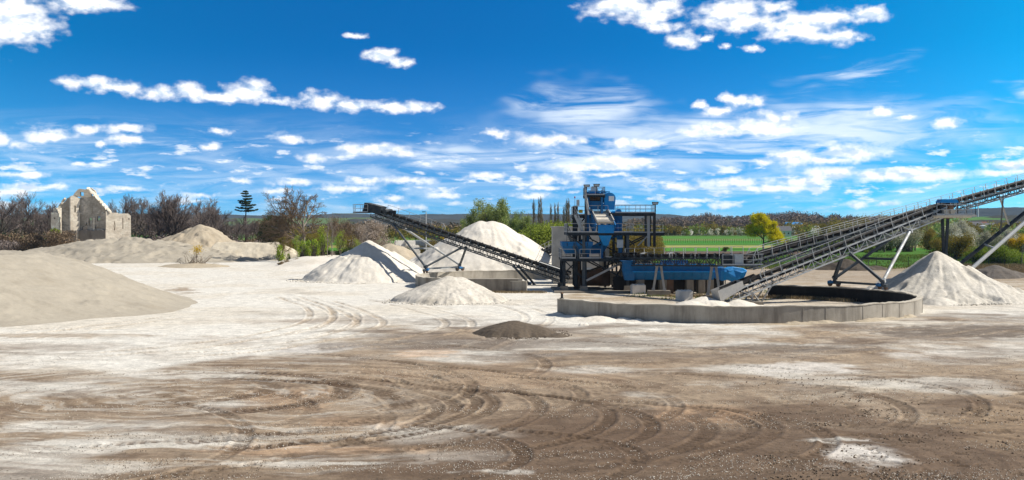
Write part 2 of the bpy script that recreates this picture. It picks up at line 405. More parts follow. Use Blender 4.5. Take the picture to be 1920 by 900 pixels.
MT['belt'] = m_steel('black_rubber', (0.018, 0.018, 0.02), dust=(0.22, 0.2, 0.17), rough=0.75, amount=0.35, rust=0.0)
MT['sieve'] = m_steel('dusty_sieve', (0.50, 0.46, 0.39), dust=(0.66, 0.6, 0.5), rough=0.8, amount=0.6, rust=0.2)
MT['rust'] = m_steel('rusty_steel', (0.14, 0.08, 0.05), dust=(0.3, 0.24, 0.18), rough=0.85, amount=0.5, rust=0.6)
MT['white'] = m_flat('white_paint', (0.75, 0.76, 0.76), 0.5, 0.12)
MT['red'] = m_flat('red_plastic', (0.5, 0.02, 0.02), 0.4)
MT['yellow'] = m_flat('yellow_paint', (0.6, 0.4, 0.02), 0.4)
MT['black'] = m_flat('black_paint', (0.02, 0.02, 0.022), 0.5)
MT['cabinet'] = m_steel('pale_cabinet', (0.42, 0.47, 0.50), rough=0.5, amount=0.35, rust=0.1)
MT['concrete'] = m_concrete('weathered_concrete', (0.42, 0.385, 0.325), (0.15, 0.13, 0.105), 0.85)
MT['concrete_bld'] = m_concrete('building_concrete', (0.50, 0.485, 0.44), (0.32, 0.30, 0.27), 0.4)
MT['concrete_block'] = m_concrete('block_concrete', (0.78, 0.75, 0.68), (0.5, 0.46, 0.4), 0.4)
MT['concrete_old'] = m_concrete('old_concrete', (0.30, 0.265, 0.215), (0.11, 0.09, 0.07), 0.8)
MT['bitumen'] = m_concrete('black_lining', (0.022, 0.021, 0.021), (0.075, 0.07, 0.062), 0.35)
MT['cap'] = m_sand('sandy_wall_top', (0.58, 0.53, 0.44), (0.42, 0.38, 0.31), 0.3, 0.02)
MT['bark'] = m_flat('grey_bark', (0.13, 0.105, 0.085), 0.9, 0.4)
MT['bark_light'] = m_flat('pale_bark', (0.24, 0.21, 0.17), 0.9, 0.35)
MT['twig_grey'] = m_leaf('grey_twigs', (0.17, 0.14, 0.13), (0.27, 0.225, 0.20), trans=0.0)
MT['twig_brown'] = m_leaf('brown_twigs', (0.145, 0.105, 0.072), (0.25, 0.185, 0.12), trans=0.0)
MT['twig_olive'] = m_leaf('olive_twigs', (0.14, 0.13, 0.05), (0.27, 0.24, 0.10), trans=0.1)
MT['leaf_spring'] = m_leaf('spring_leaves', (0.13, 0.19, 0.025), (0.29, 0.35, 0.055))
MT['leaf_bright'] = m_leaf('fresh_green_leaves', (0.20, 0.29, 0.03), (0.38, 0.48, 0.06))
MT['leaf_green'] = m_leaf('green_leaves', (0.17, 0.23, 0.06), (0.36, 0.42, 0.15))
MT['leaf_dark'] = m_leaf('dark_leaves', (0.025, 0.045, 0.016), (0.07, 0.10, 0.035))
MT['leaf_yellow'] = m_leaf('yellow_blossom', (0.50, 0.45, 0.008), (0.80, 0.70, 0.015), trans=0.4)
MT['leaf_gold'] = m_leaf('golden_blossom', (0.45, 0.30, 0.01), (0.75, 0.52, 0.02), trans=0.3)
MT['leaf_white'] = m_leaf('white_blossom', (0.28, 0.28, 0.15), (0.66, 0.64, 0.56), (0.84, 0.82, 0.77))
MT['leaf_pink'] = m_leaf('pinkish_blossom', (0.26, 0.20, 0.14), (0.58, 0.50, 0.43))
MT['leaf_orange'] = m_leaf('ochre_leaves', (0.16, 0.13, 0.03), (0.31, 0.24, 0.055))
MT['needle'] = m_leaf('needles', (0.022, 0.045, 0.022), (0.06, 0.085, 0.04), trans=0.1)
MT['grass'] = m_leaf('grass_blades', (0.08, 0.14, 0.02), (0.20, 0.22, 0.06), trans=0.3)
MT['dry'] = m_leaf('dry_stalks', (0.20, 0.15, 0.08), (0.36, 0.28, 0.17), trans=0.1)
# ------------------------------------------------------------------ ground: one sheet to the horizon
def seg_dist(x, y, pts):
    """distance to a polyline and the arc length along it"""
    best = np.full(x.shape, 1e9); arc = np.zeros(x.shape); s0 = 0.0
    for (ax, ay), (bx, by) in zip(pts, pts[1:]):
        dx, dy = bx - ax, by - ay; L2 = dx * dx + dy * dy; L = math.sqrt(L2)
        t = np.clip(((x - ax) * dx + (y - ay) * dy) / L2, 0, 1)
        d = np.hypot(x - ax - t * dx, y - ay - t * dy); k = d < best
        best[k] = d[k]; arc[k] = s0 + t[k] * L; s0 += L
    return best, arc
def lowland(x, y):
    """gentle relief beyond the pit, flat inside it"""
    return np.zeros_like(x)

def make_ground():
    offs = np.concatenate([np.linspace(900, 500, 60), np.linspace(499, 92, 470), np.linspace(91.4, 14, 150), np.geomspace(13.4, 0.9, 26)])
    Ys = CH * F / offs
    t = np.concatenate([np.linspace(-0.95, -0.47, 60), np.linspace(-0.468, 0.468, 1060), np.linspace(0.47, 0.95, 60)])
    Yg, Tg = np.meshgrid(Ys, t, indexing='ij'); X = Yg * Tg; Y = Yg
    px = CX + F * Tg; py = HY + CH * F / Yg
    n1 = fbm(X, Y, 0.06, 5, 0.55); n2 = fbm(X, Y, 0.35, 4, 0.55, 31, 7); n3 = fbm(X, Y, 1.6, 4, 0.6, 3, 71); n4 = fbm(X, Y, 0.018, 3, 0.5, 9, 2)
    z = (n1 - 0.5) * 0.35 * sstep(30, 60, Y) + (n2 - 0.5) * 0.07 + (n3 - 0.5) * 0.022
    z = z * sstep(400, 200, Y)
    # colours (linear)
    white = np.array([0.63, 0.60, 0.53]); cream = np.array([0.56, 0.50, 0.40]); tan = np.array([0.275, 0.203, 0.132]); brown = np.array([0.118, 0.078, 0.050])
    grey = np.array([0.175, 0.138, 0.105]); rust = np.array([0.44, 0.29, 0.175]); green = np.array([0.055, 0.16, 0.018])
    def mixc(c, a, f): return c * (1 - f[..., None]) + a * f[..., None]
    c = np.broadcast_to(white, X.shape + (3,)).copy()
    c = mixc(c, cream, 0.55 * sstep(0.42, 0.68, fbm(X, Y, 0.12, 5, 0.6, 5, 5)))
    # boundary between pale sand and driven brown ground
    bx = np.interp(px, [-200, 0, 250, 480, 640, 760, 900, 1100, 1300, 1500, 1700, 1920, 2200], [668, 662, 660, 650, 628, 622, 628, 618, 622, 626, 612, 604, 600])
    lo = (py - bx) / 42.0 + (n1 - 0.5) * 4.4 + (n2 - 0.5) * 2.2
    fb = sstep(-0.5, 1.3, lo)
    c = mixc(c, tan, fb * 0.92)
    bx2 = np.interp(px, [-200, 0, 400, 700, 900, 1200, 1920, 2200], [960, 915, 890, 800, 740, 735, 730, 730])
    dk = sstep(-0.6, 1.2, (py - bx2) / 75.0 + (n1 - 0.5) * 3.0 + (n2 - 0.5) * 2.6)
    c = mixc(c, brown, dk * 0.84)
    streak = fbm(X * 0.45, Y, 0.22, 5, 0.62, 77, 3)
    c = mixc(c, grey, sstep(-1.2, .6, lo) * 0.85 * sstep(0.48, 0.62, streak) * sstep(740, 630, py))
    c = mixc(c, brown, fb * 0.5 * sstep(0.52, 0.70, fbm(X, Y, 0.7, 5, 0.62, 7, 33)))
    wp = sstep(0.54, 0.70, fbm(X * 0.6, Y, 0.16, 5, 0.6, 12, 45)) * fb
    c = mixc(c, white * 0.9, wp * 0.72 * (1 - 0.6 * dk))
    def el(cx, cy, rx, ry, warp=1.0, soft=0.6):
        q = np.hypot((px - cx) / rx, (py - cy) / ry) + (n2 - 0.5) * warp * 2 + (n3 - 0.5) * warp
        return sstep(1.0 + soft * 0.2, 1.0 - soft, q)
    for (a, b, rx, ry, col, f) in [
        (430, 758, 70, 9, white, .6), (110, 735, 190, 12, white, .55), (380, 700, 190, 9, white, .6), (110, 800, 260, 10, white, .65), (300, 832, 240, 8, white, .75), (60, 850, 160, 10, white, .55),
        (830, 855, 190, 14, white, .28), (930, 885, 110, 6, white, .85), (620, 868, 240, 4, white, .6), (40, 890, 120, 6, grey, .5),
        (1500, 690, 95, 10, np.array([.58, .54, .48]), .8), (1690, 665, 75, 7, np.array([.58, .54, .48]), .7), (1620, 850, 100, 22, np.array([.62, .58, .52]), .85), (1555, 825, 60, 6, white, .7), (1570, 735, 120, 16, cream, .45),
        (1100, 650, 120, 10, white, .5), (1300, 640, 200, 9, white, .45), (1000, 668, 130, 10, grey, .6), (620, 652, 120, 9, np.array([.48, .45, .41]), .7), (820, 636, 140, 12, grey, .65), (1180, 664, 90, 10, grey, .55),
        (790, 664, 75, 9, rust * 1.25, .55), (620, 842, 230, 13, rust, .55), (560, 745, 110, 28, rust, .38), (1370, 775, 95, 16, rust, .55), (1260, 775, 60, 16, rust, .35), (640, 790, 150, 12, rust * 1.1, .3), (950, 705, 260, 22, rust, .18), (1880, 800, 120, 60, np.array([.33, .24, .15]), .5),
        (1190, 820, 160, 45, brown, .5), (1050, 800, 120, 40, brown, .45), (280, 745, 190, 20, tan * 0.85, .5), (1610, 640, 60, 6, brown, .8), (1750, 630, 110, 10, grey, .7), (1560, 650, 120, 8, grey, .5), (1820, 618, 120, 8, grey, .45),
        (640, 600, 110, 8, grey * 1.5, .5), (500, 602, 110, 5, grey * 1.6, .4), (345, 545, 30, 6, tan, .8), (1220, 628, 220, 4, grey, .5), (1430, 607, 130, 5, np.array([.36, .28, .18]), .8),
        (1810, 622, 170, 11, grey * .8, .8), (1480, 652, 150, 8, grey * .85, .7), (1130, 646, 200, 11, grey * .9, .6), (1880, 600, 90, 5, grey, .6), (1600, 618, 120, 4, grey, .6), (760, 648, 180, 10, grey * .9, .6), (1330, 668, 160, 7, grey, .5), (90, 628, 240, 5, tan, .6), (60, 650, 160, 9, grey * 1.4, .5), (420, 640, 120, 9, grey * 1.5, .4)]:
        c = mixc(c, col, el(a, b, rx, ry) * f)
    # small dry scuffed patches in the right foreground
    sp = sstep(0.60, 0.70, fbm(X, Y, 1.4, 4, 0.6, 91, 14)) * sstep(1250, 1600, px) * sstep(650, 760, py)
    c = mixc(c, brown * 0.55, sp * 0.5); z = z - sp * 0.05
    # tyre tracks
    def track(pts, w=0.28, depth=0.045, dark=0.5, lug=0.55, gauge=None, col=brown):
        nonlocal c, z
        P = np.array(pts); lox, loy = P.min(0) - 3.5; hix, hiy = P.max(0) + 3.5
        k = (X > lox) & (X < hix) & (Y > loy) & (Y < hiy)
        if not k.any(): return
        xs, ys = X[k], Y[k]
        for off in ((0,) if gauge is None else (-gauge / 2, gauge / 2)):
            Q = P
            if off:
                d = np.gradient(P, axis=0); d /= np.linalg.norm(d, axis=1)[:, None]; Q = P + np.stack([-d[:, 1], d[:, 0]], 1) * off
            D, A = seg_dist(xs, ys, [tuple(q) for q in Q])
            f = sstep(w, w * 0.65, D); br = np.clip(fbm(A, A * 0 + off, 0.25, 3, 0.5, P[0, 0], 3) * 1.9 - 0.15, 0, 1)
            edge = np.exp(-((D - w * 1.25) / 0.1) ** 2)
            chev = 0.5 + 0.5 * np.sign(np.sin((A / lug) * 2 * np.pi + D * 6))
            ends = sstep(0, 4, A) * sstep(A.max(), A.max() - 4, A)
            z[k] += (-f * depth * (0.35 + 0.65 * chev) + edge * depth * 0.7) * br * ends
            c[k] = mixc(c[k], col, f * dark * br * ends * (0.45 + 0.55 * chev))
    def arc_pts(cx, cy, r, a0, a1, n=26, ry=None):
        w1, w2 = (cx * 7) % 3, (cy * 5) % 3
        return [(cx + r * (1 + .06 * math.sin(R(a) * 2.3 + w1)) * math.cos(R(a)), cy + (ry or r) * (1 + .05 * math.sin(R(a) * 3.1 + w2)) * math.sin(R(a))) for a in np.linspace(a0, a1, n)]
    for (ex, ey, r, a0, a1, dk_, w) in [(492, 732, 5.5, 85, -60, .5, .5), (625, 735, 8, 95, -85, .55, .55), (738, 760, 9.0, 100, -90, .6, .55), (800, 770, 9.5, 92, -85, .75, .32), (828, 765, 10, 88, -80, .65, .32),
            (880, 762, 10.5, 80, -75, .5, .3), (915, 765, 10.5, 80, -70, .5, .3), (1010, 770, 11, 75, -70, .35, .3), (1195, 788, 9.5, 100, -70, .7, .3), (1140, 785, 9.5, 95, -70, .5, .3), (1325, 805, 8.0, 80, -85, .65, .35),
            (1441, 800, 7.5, 100, -80, .8, .34), (1385, 795, 7.5, 90, -70, .5, .3), (1060, 740, 13, 80, -30, .3, .3), (240, 780, 12, 60, 170, .3, .4), (700, 800, 12, 70, -95, .3, .25), (960, 850, 7, 110, -60, .5, .3), (1180, 860, 6, 100, -80, .5, .3), (420, 830, 14, 60, -60, .4, .3), (860, 720, 15, 80, -40, .4, .3), (1600, 700, 18, 110, 20, .4, .3), (560, 770, 9, 60, -100, .35, .3), (1250, 760, 11, 85, -60, .35, .3), (1520, 815, 9, 85, -50, .35, .3), (1660, 760, 12, 100, -40, .3, .3), (1780, 740, 13, 80, -40, .25, .3), (1010, 690, 16, 80, -20, .3, .3)]:
        yy = CH * F / (ey - HY); xx = (ex - CX) * yy / F
        track(arc_pts(xx - r, yy, r, a0, a1), w * 1.15, 0.05, min(1, dk_ * 1.9), 0.42, None, brown * .68)
    # sweeping fine rings of the turning circle
    ccx, ccy = -15.0, 55.5
    rr = np.hypot((X - ccx) / 1.35, (Y - ccy)) + (n1 - .5) * 7 + (n2 - .5) * 1.2; ring = fbm(rr * 2.2, np.arctan2(Y - ccy, X - ccx) * 2.5, 1.0, 4, 0.6, 11, 4)
    zone = sstep(24, 14, rr) * fb
    c = mixc(c, brown, zone * 0.42 * sstep(0.50, 0.66, ring)); c = mixc(c, white * 0.85, zone * 0.38 * sstep(0.47, 0.34, ring) * sstep(200, -150, px - 700)); z += zone * (ring - 0.5) * 0.06
    c2x, c2y = 2.0, 40.0
    rr2 = np.hypot((X - c2x) / 1.5, (Y - c2y) * 1.3); ring2 = fbm(rr2 * 1.8, np.arctan2(Y - c2y, X - c2x) * 2.0, 1.0, 4, 0.6, 61, 8)
    zone2 = sstep(20, 9, rr2) * (1 - zone); c = mixc(c, brown * 0.8, zone2 * 0.5 * sstep(0.50, 0.62, ring2)); z += zone2 * (ring2 - 0.5) * 0.08
    g = lambda pl: [(G(a, b).x, G(a, b).y) for a, b in pl]
    def spline(pl, n=8):
        P = np.array(g(pl)); out = []
        for i in range(len(P) - 1):
            p0, p1, p2, p3 = P[max(i - 1, 0)], P[i], P[i + 1], P[min(i + 2, len(P) - 1)]
            for u in np.linspace(0, 1, n, endpoint=False):
                out.append(tuple(0.5 * ((2 * p1) + (p2 - p0) * u + (2 * p0 - 5 * p1 + 4 * p2 - p3) * u * u + (3 * p1 - p0 - 3 * p2 + p3) * u ** 3)))
        return out + [tuple(P[-1])]
    tn = np.array([.36, .285, .20])
    for pl, dk_ in [([(535, 555), (585, 572), (604, 590), (585, 606), (520, 622), (420, 640), (300, 655), (120, 668)], .75), ([(600, 562), (650, 580), (692, 600), (680, 616), (600, 636), (470, 655), (300, 668)], .75), ([(560, 556), (625, 578), (648, 598), (610, 618), (520, 634)], .5),
            ([(0, 640), (130, 620), (260, 603), (350, 592)], .7), ([(0, 632), (90, 618), (190, 612)], .5), ([(350, 560), (480, 560), (600, 566)], .3), ([(700, 560), (820, 588), (860, 612), (760, 640), (560, 660)], .4),
            ([(1920, 590), (1760, 610), (1560, 622), (1300, 622), (1100, 630)], .5), ([(1920, 612), (1700, 640), (1450, 660), (1200, 655)], .45), ([(1920, 650), (1650, 655), (1500, 672), (1350, 668)], .4), ([(950, 690), (1250, 676), (1500, 640), (1700, 606)], .3),
            ([(840, 560), (960, 575), (1010, 600), (880, 660)], .3), ([(1000, 720), (1200, 735), (1330, 760)], .45), ([(430, 690), (620, 690), (760, 705), (820, 730)], .5), ([(560, 690), (720, 690), (900, 712)], .5), ([(180, 560), (420, 520), (560, 505)], .25)]:
        track(spline(pl), 0.32, 0.06, dk_, 0.6, 2.1, tn)
    pl_ = sstep(1030, 1090, px + (n2 - .5) * 60) * sstep(590, 560, py + (n2 - 0.5) * 20) * sstep(2300, 1600, px + (py < 545) * -900)
    c = mixc(c, np.array([.36, .285, .195]), pl_ * (0.55 + 0.45 * sstep(.4, .6, n2)))
    # beyond the pit: fields, strips, verges
    d1 = np.interp(px, [-300, 480, 620, 760, 960, 1230, 1400, 1560, 1700, 1920, 2300], [330, 330, 300, 260, 240, 232, 214, 202, 202, 200, 198]) + (n1 - 0.5) * 16
    out_ = sstep(-4, 6, Y - d1)
    verge = np.array([.20, .16, .09])
    c = mixc(c, np.array([.30, .24, .175]), sstep(146, 175, Y) * sstep(1000, 1100, px) * 0.75)           # churned brown strip on the right
    c = mixc(c, verge, out_)
    fg = green * (0.75 + 0.5 * n4[..., None]) + np.array([.02, .02, 0]) * n2[..., None]
    c = np.where((Y > d1 + 6)[..., None], mixc(c, fg, sstep(4, 14, Y - d1 - 4)), c)
    strip = sstep(392, 396, Y) * sstep(440, 434, Y); c = mixc(c, np.array([.34, .30, .10]), strip * 0.85)
    strip = sstep(345, 352, Y) * sstep(392, 388, Y); c = mixc(c, np.array([.07, .22, .02]), strip)
    strip = sstep(300, 305, Y) * sstep(346, 340, Y) * sstep(1520, 1500, px); c = mixc(c, np.array([.12, .085, .06]), strip)
    strip = sstep(470, 476, Y) * sstep(560, 550, Y); c = mixc(c, np.array([.05, .19, .015]), strip)
    strip = sstep(560, 570, Y) * sstep(640, 630, Y); c = mixc(c, np.array([.13, .19, .04]), strip)
    far = sstep(760, 900, Y + (n4 - 0.5) * 200)
    patch = fbm(X, Y, 0.004, 3, 0.5, 4, 4); q = np.where((patch > 0.5)[..., None], np.array([.08, .13, .04]), np.array([.10, .085, .05]))
    q = np.where((patch > 0.62)[..., None], np.array([.07, .18, .03]), q)
    c = c * (1 - far[..., None]) + q * far[..., None]
    z += 0.25 * out_ * (n2 - 0.3) * sstep(500, 240, Y)
    z = z - 0.0
    nr, nc = X.shape; i = np.arange(nr * nc).reshape(nr, nc)
    fc = np.stack([i[:-1, :-1].ravel(), i[:-1, 1:].ravel(), i[1:, 1:].ravel(), i[1:, :-1].ravel()], 1)
    co = np.stack([X.ravel(), Y.ravel(), z.ravel()], 1)
    pale = c.mean(-1)
    # material
    m, N, b = mat_base('trodden_sand_ground', 0.93, spec=0.15); p = opos(N)
    colr = N.new('ShaderNodeAttribute', attribute_name='soil').outputs['Color']
    a1 = N.noise(p, 0.9, 8, 0.74); a2 = N.noise(p, 5.0, 5, 0.7); a3 = N.noise(p, 18.0, 3, 0.7)
    k = N.math('MULTIPLY_ADD', N.math('SUBTRACT', a1, 0.5), 1.5, 1.0); k = N.math('MULTIPLY_ADD', N.math('SUBTRACT', a2, 0.5), 1.0, k)
    k = N.math('MULTIPLY_ADD', N.math('SUBTRACT', a3, 0.5), 0.35, k)
    cc = N.vmath('MULTIPLY', colr, N.comb(k, k, k))
    peb = N.math('MULTIPLY', N.ramp(a3, 0.66, 0.72), N.ramp(N.noise(p, 0.22, 4, 0.6), 0.45, 0.65))
    cc = N.mix(N.math('MULTIPLY', peb, 0.45), cc, (0.55, 0.52, 0.46))
    N.l.new(cc, b.inputs['Base Color'])
    bump(N, b, N.math('MULTIPLY_ADD', a2, 0.5, N.math('MULTIPLY_ADD', a1, 1.0, N.math('MULTIPLY', a3, 0.2))), 0.10, 0.75)
    al = np.concatenate([c.reshape(-1, 3), np.ones((nr * nc, 1))], 1)
    me = quick_mesh('ground', co, [fc], m, {'soil': al}, True)
    return kind(link('ground', me), 'structure')
make_ground()

# ------------------------------------------------------------------ hills on the horizon
def ridge(name, Y0, prof, depth, matl, bumpy, seed, base=-2.0, xr=None):
    xs_p = np.array([p[0] for p in prof], float); ys_p = np.array([p[1] for p in prof], float)
    px = np.linspace(xs_p[0], xs_p[-1], 420); s = np.linspace(0, 1, 44)
    P, S = np.meshgrid(px, s, indexing='ij')
    Yd = Y0 + depth * (S - 0.5); X = (P - CX) * Y0 / F
    H = CH + (HY - np.interp(P, xs_p, ys_p)) * Y0 / F
    Z = H * np.sin(np.pi * np.clip(S, 0, 1)) ** 0.8 * (1 + (fbm(X, Yd, 9.0 / Y0, 4, 0.55, seed, 1) - 0.5) * 0.5 * np.abs(S - 0.5) * 2) + (fbm(X, Yd, 60.0 / Y0, 4, 0.6, seed, 9) - 0.5) * bumpy + base * (1 - np.sin(np.pi * S))
    n, k = P.shape; i = np.arange(n * k).reshape(n, k)
    fc = np.stack([i[:-1, :-1].ravel(), i[1:, :-1].ravel(), i[1:, 1:].ravel(), i[:-1, 1:].ravel()], 1)
    me = quick_mesh(name, np.stack([X.ravel(), Yd.ravel(), Z.ravel()], 1), [fc], matl, None, True)
    return kind(link(name, me), 'structure')
def m_hill(name, wood, field, sc, thr=0.55):
    m, N, b = mat_base(name, 1.0, spec=0.0); p = N.vmath('MULTIPLY', opos(N), (1, 0.35, 3.0))
    n = N.noise(p, sc, 4, 0.55); n2 = N.noise(p, sc * 14, 5, 0.7)
    c = N.mix(N.ramp(n2, 0.3, 0.7), wood, tuple(x * 0.5 for x in wood)); c = N.mix(N.ramp(n, thr, thr + 0.03), c, field)
    N.l.new(c, b.inputs['Base Color']); return m
ridge('hills', 5600, [(-400, 398), (0, 404), (300, 402), (560, 406), (640, 401), (780, 403), (900, 402), (1010, 401), (1080, 403), (1180, 401), (1240, 402), (1290, 408), (1350, 416), (1700, 419), (2300, 419)], 2200, m_hill('far_wooded_hill', (.062, .062, .052), (.11, .12, .06), 0.0012, 0.6), 14, 3)
ridge('hills', 4200, [(1480, 419), (1600, 416), (1700, 404), (1760, 396), (1840, 391), (1920, 390), (2050, 392), (2400, 398)], 2000, m_hill('blue_far_hill', (.05, .055, .055), (.09, .12, .07), 0.0012, 0.68), 12, 8)
ridge('hills', 3400, [(-400, 409), (500, 411), (700, 409), (820, 412), (1000, 413), (1200, 414), (1300, 418), (1500, 419)], 1200, m_hill('middle_hill', (.075, .068, .05), (.10, .15, .05), 0.002, 0.5), 9, 5)
ridge('hills', 2300, [(1500, 419), (1640, 417), (1720, 412), (1800, 409), (1900, 404), (2050, 402), (2400, 400)], 800, m_hill('field_slope', (.07, .065, .045), (.09, .19, .045), 0.004, 0.45), 5, 6)
ridge('hills', 1500, [(1180, 419), (1250, 413), (1330, 411), (1420, 410), (1530, 411), (1620, 414), (1750, 417), (2200, 419)], 420, m_hill('wooded_rise', (.07, .058, .042), (.08, .10, .04), 0.006, 0.6), 4, 7)

# ------------------------------------------------------------------ heaps of sand and gravel
def heap(name, label, matl, cones, bounds, res=0.22, repose=0.66, rill=0.12, seed=1, toe=0.6, group=None, top=0.5, extra=None, cat='sand pile'):
    """cones: (x, y, height[, slope]) merged; each one a cone of loose material with a rounded top and a soft toe"""
    x0, x1, y0, y1 = bounds; nx = min(520, int((x1 - x0) / res)); ny = min(420, int((y1 - y0) / res))
    X, Y = np.meshgrid(np.linspace(x0, x1, nx), np.linspace(y0, y1, ny), indexing='ij')
    Z = np.full(X.shape, -9.0)
    wx = (fbm(X, Y, 0.22, 3, 0.5, seed, 2) - 0.5) * 2.2; wy = (fbm(X, Y, 0.22, 3, 0.5, 3, seed) - 0.5) * 2.2
    for cn in cones:
        cx, cy, h = cn[:3]; sl = cn[3] if len(cn) > 3 else repose
        r = np.hypot(X + wx * 0.5 - cx, Y + wy * 0.5 - cy); th = np.arctan2(Y - cy, X - cx)
        rr = np.sqrt(r * r + top * top) - top
        zz = h - rr * sl
        rl = fbm(th * 7 + seed, r * 0.10, 1.0, 4, 0.6) - 0.5
        zz = zz + rl * rill * 2.2 * sstep(0.5, 3.5, r)
        lob = fbm(X + cx, Y - cy, 0.28, 3, 0.5, seed, 40 + seed); zz = zz + (sstep(0.48, 0.57, lob) - 0.5) * rill * 2.0 * sstep(0.8, 3.5, r)
        zz = np.where(zz < toe, toe * np.exp(np.maximum((zz - toe) / toe * 0.9, -30)) , zz) - 0.3 * toe - 0.12         # soft toe
        k = 0.35; m_ = np.maximum(Z, zz); Z = m_ + k * np.exp(-np.abs(Z - zz) / k) * 0.35 * (Z > -5) * sstep(0, .5, m_)
    Z = Z + (fbm(X, Y, 1.1, 4, 0.6, seed, seed) - 0.5) * rill * 1.1 + (fbm(X, Y, 4.5, 3, 0.6, 1, seed) - 0.5) * 0.05
    if extra is not None: Z = extra(X, Y, Z)
    keep = Z > -0.22
    i = np.arange(nx * ny).reshape(nx, ny)
    fk = keep[:-1, :-1] | keep[1:, :-1] | keep[1:, 1:] | keep[:-1, 1:]
    fc = np.stack([i[:-1, :-1][fk], i[1:, :-1][fk], i[1:, 1:][fk], i[:-1, 1:][fk]], 1)
    used = np.unique(fc); rm = np.full(nx * ny, -1); rm[used] = np.arange(len(used))
    bx, by = X.ravel()[used].mean(), Y.ravel()[used].mean()
    co = np.stack([X.ravel()[used] - bx, Y.ravel()[used] - by, np.maximum(Z.ravel()[used], -0.45)], 1)
    me = quick_mesh(name, co, [rm[fc]], matl, None, True); o = link(name, me); o.location = (bx, by, 0)
    return tag(o, label, cat, group)

heap('sand_pile', 'tall white sand cone with rounded top behind the blue plant and rear ring wall', MT['sand_white'],
     [(-5.2, 185, 8.7), (-3.2, 185, 8.7), (-2.2, 185.5, 8.4), (-9.5, 186, 6.2)], (-24, 14, 168, 203), 0.2, 0.64, 0.16, 4, 0.4, top=0.9)
heap('sand_pile', 'white sand cone right under the head of the left conveyor, shadow across it', MT['sand_white'],
     [(-20.4, 168.0, 5.95), (-21.6, 167.2, 5.2), (-19.6, 167.0, 5.3), (-24.5, 172.0, 3.2)], (-35, -7, 154, 182), 0.16, 0.60, 0.20, 9, 0.5, top=0.35)
heap('sand_pile', 'low beige and white sand heap in front of the short concrete wall stub', MT['sand_mixed'],
     [(-6.6, 121.5, 2.85), (-5.4, 121.8, 2.7), (-8.3, 121.0, 2.1), (-3.6, 120.2, 1.5), (-2.9, 121.5, 1.2), (-9.8, 120.0, 1.2), (-7.2, 119.4, 1.7)], (-17, 4, 112, 130), 0.10, 0.50, 0.12, 14, 0.4, top=0.4)
heap('gravel_pile', 'pale grey gravel cone to the right of the ring wall under the right conveyor', MT['gravel'],
     [(45.6, 125.5, 5.35), (49.0, 123.0, 2.9, 0.50), (45.2, 120.2, 2.2, 0.6), (42.5, 117.0, 0.95, 0.5), (50.5, 120.2, 1.5, 0.45), (54, 126, 0.9, 0.35)], (34, 62, 110, 138), 0.13, 0.64, 0.20, 21, 0.45, top=0.55, cat='gravel pile')
heap('gravel_pile', 'small dark brown gravel heap alone on the open ground in the middle', MT['dark_gravel'],
     [(0.25, 85.0, 1.12, 0.42), (-0.9, 85, 0.8, 0.4), (1.5, 84.6, 0.78, 0.4), (3.4, 83.6, 0.34, 0.35), (2.7, 84, 0.3, .3)], (-5, 6.5, 79, 92), 0.06, 0.42, 0.07, 31, 0.12, top=0.5, cat='gravel pile')
def mound_shape(X, Y, Z):
    d = 29.6 - np.hypot((X + 61), (Y - 113) * 1.0) + (fbm(X, Y, 0.08, 3, 0.5, 4, 4) - 0.5) * 4.0
    d = np.where(Y < 100, d, d + 0.5)
    t = np.clip(d / 15.0, 0, 1.6)
    z = 5.25 * np.where(t < 1, t ** 1.25 * (1 - 0.12 * sstep(.7, 1, t)), 0.88 + 0.02 * (t - 1)) / 0.9
    z = np.where(d < 0, d * 0.5, z)
    z = z + (fbm(X, Y, 0.25, 4, 0.55, 8, 8) - 0.5) * 0.45 * sstep(0, 4, d)
    z = z + (fbm(X * 0.3 + Y * 0.2, Y * 0.9 - X, 0.55, 4, 0.55, 8, 1) - 0.5) * 0.34 * sstep(0, 6, d)
    z = z + (sstep(.60, .70, fbm(X, Y, 1.1, 4, .6, 5, 21)) * .10) * sstep(0, 2, d)
    return z - 0.03
heap('sand_mound', 'huge smooth grey beige sand mound running out of the left edge of the photo', MT['sand_grey'],
     [(-60, 112, 1)], (-96, -26, 80, 148), 0.22, 0.6, 0.05, 3, 0.4, extra=mound_shape, cat='sand mound')
heap('sand_mound', 'broad low grey sand mound in front of the ruined building', MT['sand_grey'],
     [(-91, 264, 4.9, 0.24), (-86, 264, 5.3, 0.24), (-80, 264, 4.3, 0.2), (-98, 264, 3.9, 0.24), (-101, 260, 2.6, 0.16), (-72, 265, 2.4, 0.14)], (-135, -46, 225, 300), 0.4, 0.34, 0.3, 41, 0.5, top=3, cat='sand mound')
heap('sand_pile', 'pointed beige sand pile behind the low cream bank at the wood edge', MT['sand_beige'],
     [(-78.5, 295, 8.1, .55), (-83.5, 296, 5.9, .5), (-88, 297, 3.5, .5), (-91.5, 297, 3.3, .6), (-74.5, 294, 5.6, .5)], (-103, -54, 278, 314), 0.3, 0.55, 0.3, 43, 0.4, top=0.8)
def berm_shape(X, Y, Z):
    e = np.minimum(np.minimum((X + 70.5) * 1.2, (-46.0 - X) * 0.5), np.minimum((Y - 262) * 0.72, (276 - Y) * 0.7)) + (fbm(X, Y, .3, 3, .5, 2, 2) - .5) * 0.8
    return np.minimum(e, 3.75 + (fbm(X, Y, 0.25, 3, .5, 5, 2) - .5) * 0.5) + (fbm(X, Y, 1.3, 4, .6, 7, 7) - .5) * 0.25 - 0.05
heap('sand_bank', 'long low flat topped cream sand bank at the back left', MT['sand_cream'], [(0, 0, 0)], (-72, -44, 259, 279), 0.2, extra=berm_shape, cat='sand bank')
